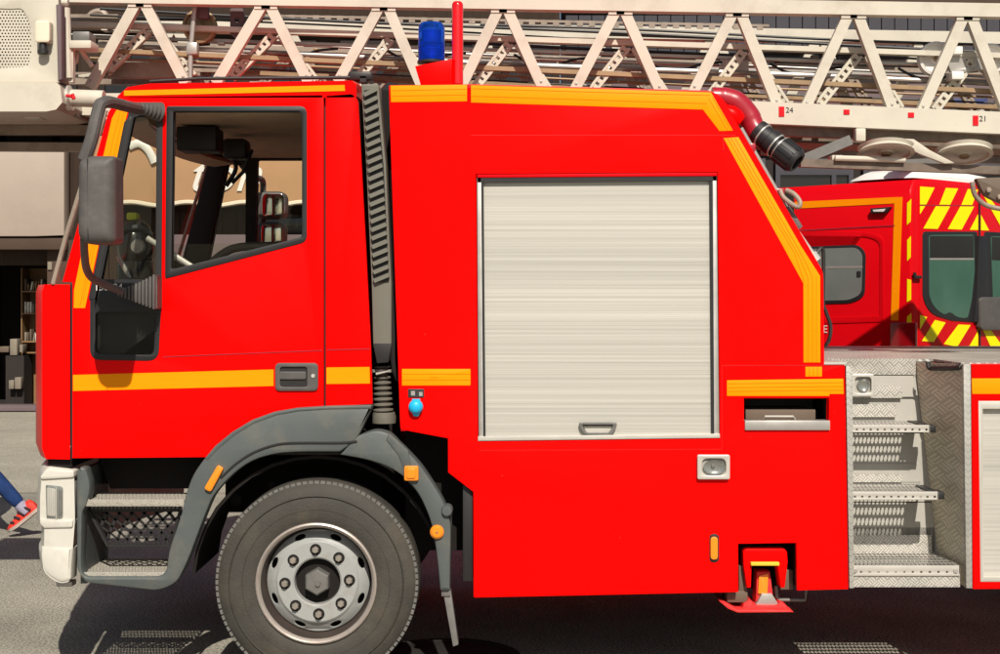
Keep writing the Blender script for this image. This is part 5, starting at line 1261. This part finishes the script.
# =================================================================== buildings behind
def fpanel(pts, Y, t, holes=(), bev=.01): return panel(pts, Y, t, holes, bev, Yr=FY)
shop = thing('shop_building', (X_(200,FY), FY, 0), 'dark brown shop building with beige and tan fascia behind the truck cab', 'building')
def sp(name, bm, m, p=None, **k): return obj(name, bm, m, p or shop, **k)
# ground floor wall with the open shop front, upper wall
GY = 411.5
sp('wall', fpanel([(-420,-330),(560,-330),(560,GY),(52,GY),(52,265),(-70,265),(-70,GY),(-420,GY)], FY+.1, .3, bev=0), 'shopwall')
sp('pillar', fpanel([(48,240),(76,240),(76,GY),(48,GY)], FY-.05, .2), 'pillar')
sp('wall_switch', fpanel(rect(49,262,53.5,270,1), FY-.08, .03), 'paper')
bm = BM(); add_box(bm, X_(-70,FY), X_(52,FY), FY+3.2, FY+3.3, 0, 3.2); add_box(bm, X_(-72,FY), X_(-70,FY), FY+.4, FY+3.2, 0, 3.2); add_box(bm, X_(50,FY), X_(52,FY), FY+.4, FY+3.2, 0, 3.2); add_box(bm, X_(-70,FY), X_(52,FY), FY+.4, FY+3.2, 2.4, 2.5); add_box(bm, X_(-70,FY), X_(52,FY), FY+.4, FY+3.2, .0, .03); sp('shop_interior', bm, 'shopdark')
bm = fpanel([(-420,146),(69.5,146),(69.5,236),(40,237),(-420,237)], FY-.28, .3); sp('sign_board', bm, 'signbeige')
bm = fpanel([(-420,238.5),(69.5,238.5),(69.5,250),(-420,250)], FY-.24, .3); sp('sign_soffit', bm, 'pillar')
bm = fpanel([(-70,405.5),(50,405.5),(50,411),(-70,411)], FY-.05, .4); sp('threshold', bm, 'purple')
# tan awning board with white lettering and a scalloped cream edge
aw = sp('awning', fpanel([(96,128),(420,128),(420,205),(96,205)], FY-.5, .5), 'signtan')
bm = BM(); pts = [P(96+k*3.6, 206+1.6*math.sin(k*.42), FY-.52) for k in range(91)]; add_tube(bm, [Vector((X_(96+k*3.6,FY), FY-.52, Z_(206+1.7*math.sin(k*.4),FY))) for k in range(91)], .035, 6); obj('awning_trim', bm, 'trim', aw)
def stroke(pts, r=.05, n=6):
    b_ = BM(); add_tube(b_, [Vector((X_(x,FY), FY-.54, Z_(y,FY))) for x, y in pts], r, 8, smoothn=n)
    bmesh.ops.scale(b_, vec=(1,.4,1), space=Matrix.Translation((0,-(FY-.54),0)), verts=b_.verts); return b_
for st_ in ([(112,166),(118,160),(126,153)],[(126,153),(129,158),(131,164)],[(138,150),(148,147),(157,154),(163,166)]):
    obj('lettering', stroke(st_, .06, 4), 'letter', aw)
t = text_bm('ton', 36/F*(D+FY)/.7, .01)
t.transform(Matrix.Translation(Vector((X_(235,FY), FY-.52, Z_(178,FY)))) @ FRONT @ Matrix(((1,.32,0,0),(0,1,0,0),(0,0,1,0),(0,0,0,1)))); obj('lettering', t, 'letter', aw)
# boards and shop windows under the awning
bm = BM()
for k in range(34):
    x = 80+k*14.2; add_box(bm, X_(x,FY), X_(x+13.4,FY), FY+.06, FY+.1, .6, Z_(212,FY))
sp('boarding', bm, 'shopwall')
bm = fpanel([(250,214),(420,214),(420,236),(250,236)], FY-.0, .05); sp('window', bm, 'winglass')
bm = fpanel([(180,238),(420,238),(420,290),(180,290)], FY-1.2, .8); sp('shop_counter', bm, 'purple')
# upper storeys
for k in range(7):
    x = 20+k*80
    f_ = sp('window', fpanel([(x,40),(x+56,40),(x+56,118),(x,118)], FY+.02, .1, [[(x+4,44),(x+26,44),(x+26,114),(x+4,114)],[(x+30,44),(x+52,44),(x+52,114),(x+30,114)]]), 'bldgrey')
    obj('window_pane', fpanel([(x+2,42),(x+54,42),(x+54,116),(x+2,116)], FY+.07, .02, bev=0), 'winglass', f_)
sp('string_course', fpanel([(-420,20),(560,20),(560,32),(-420,32)], FY-.12, .22), 'shopwall')
# shelves with goods in the shop
shelf = sp('shelf', BM(), 'wood')
bm = BM()
for y in (291,313,341,352): add_box(bm, X_(24,FY+1), X_(46,FY+1), FY+.9, FY+1.3, Z_(y+1.2,FY+1), Z_(y,FY+1))
add_box(bm, X_(23,FY+1), X_(24,FY+1), FY+.9, FY+1.3, 0, Z_(268,FY+1)); add_box(bm, X_(24,FY+1), X_(46,FY+1), FY+1.28, FY+1.3, 0, Z_(268,FY+1))
bm.to_mesh(shelf.data); bm.free(); shelf.data.transform(Matrix.Translation(-LOC[shelf]))
bc = sp('cabinet', BM(), 'shopdark'); bm = BM(); add_box(bm, X_(12,FY+1), X_(30,FY+1), FY+.7, FY+1.1, .03, Z_(355,FY+1)); bm.to_mesh(bc.data); bm.free(); bc.data.transform(Matrix.Translation(-LOC[bc]))
gi = 0
for (y, n_) in ((291,7),(313,6),(341,5)):
    for k in range(n_):
        w_ = R.uniform(.9,1.7); x = 25.5+k*2.7; hh = R.uniform(7,13); z0 = Z_(y,FY+1)
        b_ = BM(); add_box(b_, X_(x,FY+1), X_(x+w_,FY+1), FY+.95, FY+1.2, z0, z0+hh/64, .004)
        b_.transform(Matrix.Translation((X_(x,FY+1),0,z0)) @ Matrix.Rotation(R.choice((0,.0,.18)),4,'Y') @ Matrix.Translation((-X_(x,FY+1),0,-z0)))
        o = obj('book', b_, R.choice(['paper','letter','wood','brownbox','signtan']))
        tag(o, 'small upright book among those on the wooden shelves inside the dark shop', 'book', 'books on the shelves in the dark shop')
for k, (x,y,w_,h_) in enumerate(((12.5,355,7,17),(22,352,3,8),(2,352,9,6),(14,388,5,9),(20,388,6,12))):
    z0 = Z_(y,FY+.8)
    b_ = BM(); add_box(b_, X_(x,FY+.8), X_(x+w_,FY+.8), FY+.68 if y < 380 else FY+.55, FY+.69 if y > 380 else FY+.9, z0, z0+h_/65, .005)
    o = obj('cardboard_box' if k in (2,) else 'notice_card', b_, 'paper' if k != 2 else 'brownbox')
    labs = ['pale tall card standing on the cabinet in the dark shop', 'small narrow pale card right of the tall card in the dark shop', 'low brown box beside the cabinet in the dark shop', 'small pale leaflet low on the front of the cabinet in the dark shop', 'large slanted pale leaflet on the front of the cabinet in the dark shop']
    tag(o, labs[k], 'box' if k == 2 else 'card')
# the darker building on the right
gb = thing('grey_building', (X_(900,FY), FY, 0), 'dark grey building with slate panels and framed windows behind the red van', 'building')
def gp(name, bm, m, p=None): return obj(name, bm, m, p or gb)
gp('wall', fpanel([(562,-330),(1500,-330),(1500,GY),(562,GY)], FY+.15, .3, bev=0), 'bldgrey')
bm = BM()
for k in range(70):
    x = 566+k*13.2; add_box(bm, X_(x,FY), X_(x+12.2,FY), FY+.05, FY+.15, Z_(52,FY), Z_(14,FY))
gp('slate_cladding', bm, 'panelgrey')
gp('mauve_band', fpanel([(562,84),(1500,84),(1500,108),(562,108)], FY-.05, .2), 'purple')
gp('dark_fascia', fpanel([(562,110),(1500,110),(1500,150),(562,150)], FY-.0, .12), 'winglass')
gp('blue_board', fpanel([(936,99),(986,99),(986,109),(936,109)], FY-.08, .03), 'bluesign')
for k in range(9):
    x = 600+k*88
    f_ = gp('window', fpanel([(x,158),(x+78,158),(x+78,235),(x,235)], FY+.03, .1, [[(x+5,175),(x+56,175),(x+56,230),(x+5,230)],[(x+61,175),(x+73,175),(x+73,230),(x+61,230)]]), 'panelgrey')
    obj('window_pane', fpanel([(x+3,173),(x+75,173),(x+75,232),(x+3,232)], FY+.08, .02, bev=0), 'winglass', f_)
gp('cornice', fpanel([(562,-4),(1500,-4),(1500,6),(562,6)], FY-.1, .25), 'pillar')
# manhole cover under the truck
mc = thing('manhole_cover', (X_(447,.55), .52, .004), 'dark round iron manhole cover on the asphalt behind the front wheel', 'manhole cover')
bm = BM(); add_lathe(bm, [(0,.006),(.3,.006),(.305,.003),(.305,0)], (X_(447,.55), .52, .004), (0,0,1), 48); obj('lid', bm, 'iron', mc)
bm = BM(); add_lathe(bm, [(.31,0),(.31,.008),(.36,.008),(.362,0)], (X_(447,.55), .52, .004), (0,0,1), 48); obj('ring', bm, 'iron', mc)

# =================================================================== light, sky, camera
sd = Vector((-.16, 1.0, -.95)).normalized()           # the way the sunlight travels
sun = bpy.data.lights.new('sun', 'SUN'); so = bpy.data.objects.new('sun', sun); COL.objects.link(so)
sun.energy = 5.0; sun.angle = math.radians(.53); sun.color = (1.0,.93,.82)
so.rotation_euler = sd.to_track_quat('-Z', 'Y').to_euler()
w = bpy.data.worlds.new('World'); sc.world = w; w.use_nodes = True
nt = w.node_tree; sky = nt.nodes.new('ShaderNodeTexSky'); sky.sky_type = 'NISHITA'; sky.sun_disc = False
el = math.asin(-sd.z); sky.sun_elevation = el
tosun = -sd; sky.sun_rotation = math.atan2(tosun.x, tosun.y)
sky.dust_density = 2.0; sky.air_density = 1.0
bg = nt.nodes['Background']; bg.inputs[1].default_value = .06
nt.links.new(sky.outputs[0], bg.inputs[0])
cam = bpy.data.cameras.new('camera'); co = bpy.data.objects.new('camera', cam); COL.objects.link(co)
co.location = (0,-D,H); co.rotation_euler = (PI/2,0,0)
cam.sensor_width = 36; cam.lens = 36*F/1000; cam.shift_y = -(327-YH)/1000; cam.clip_end = 2000; cam.clip_start = .05
sc.camera = co
sc.view_settings.view_transform = 'Standard'; sc.view_settings.look = 'None'; sc.view_settings.exposure = .1; sc.view_settings.gamma = 1
sc.cycles.max_bounces = 8; sc.cycles.transparent_max_bounces = 16
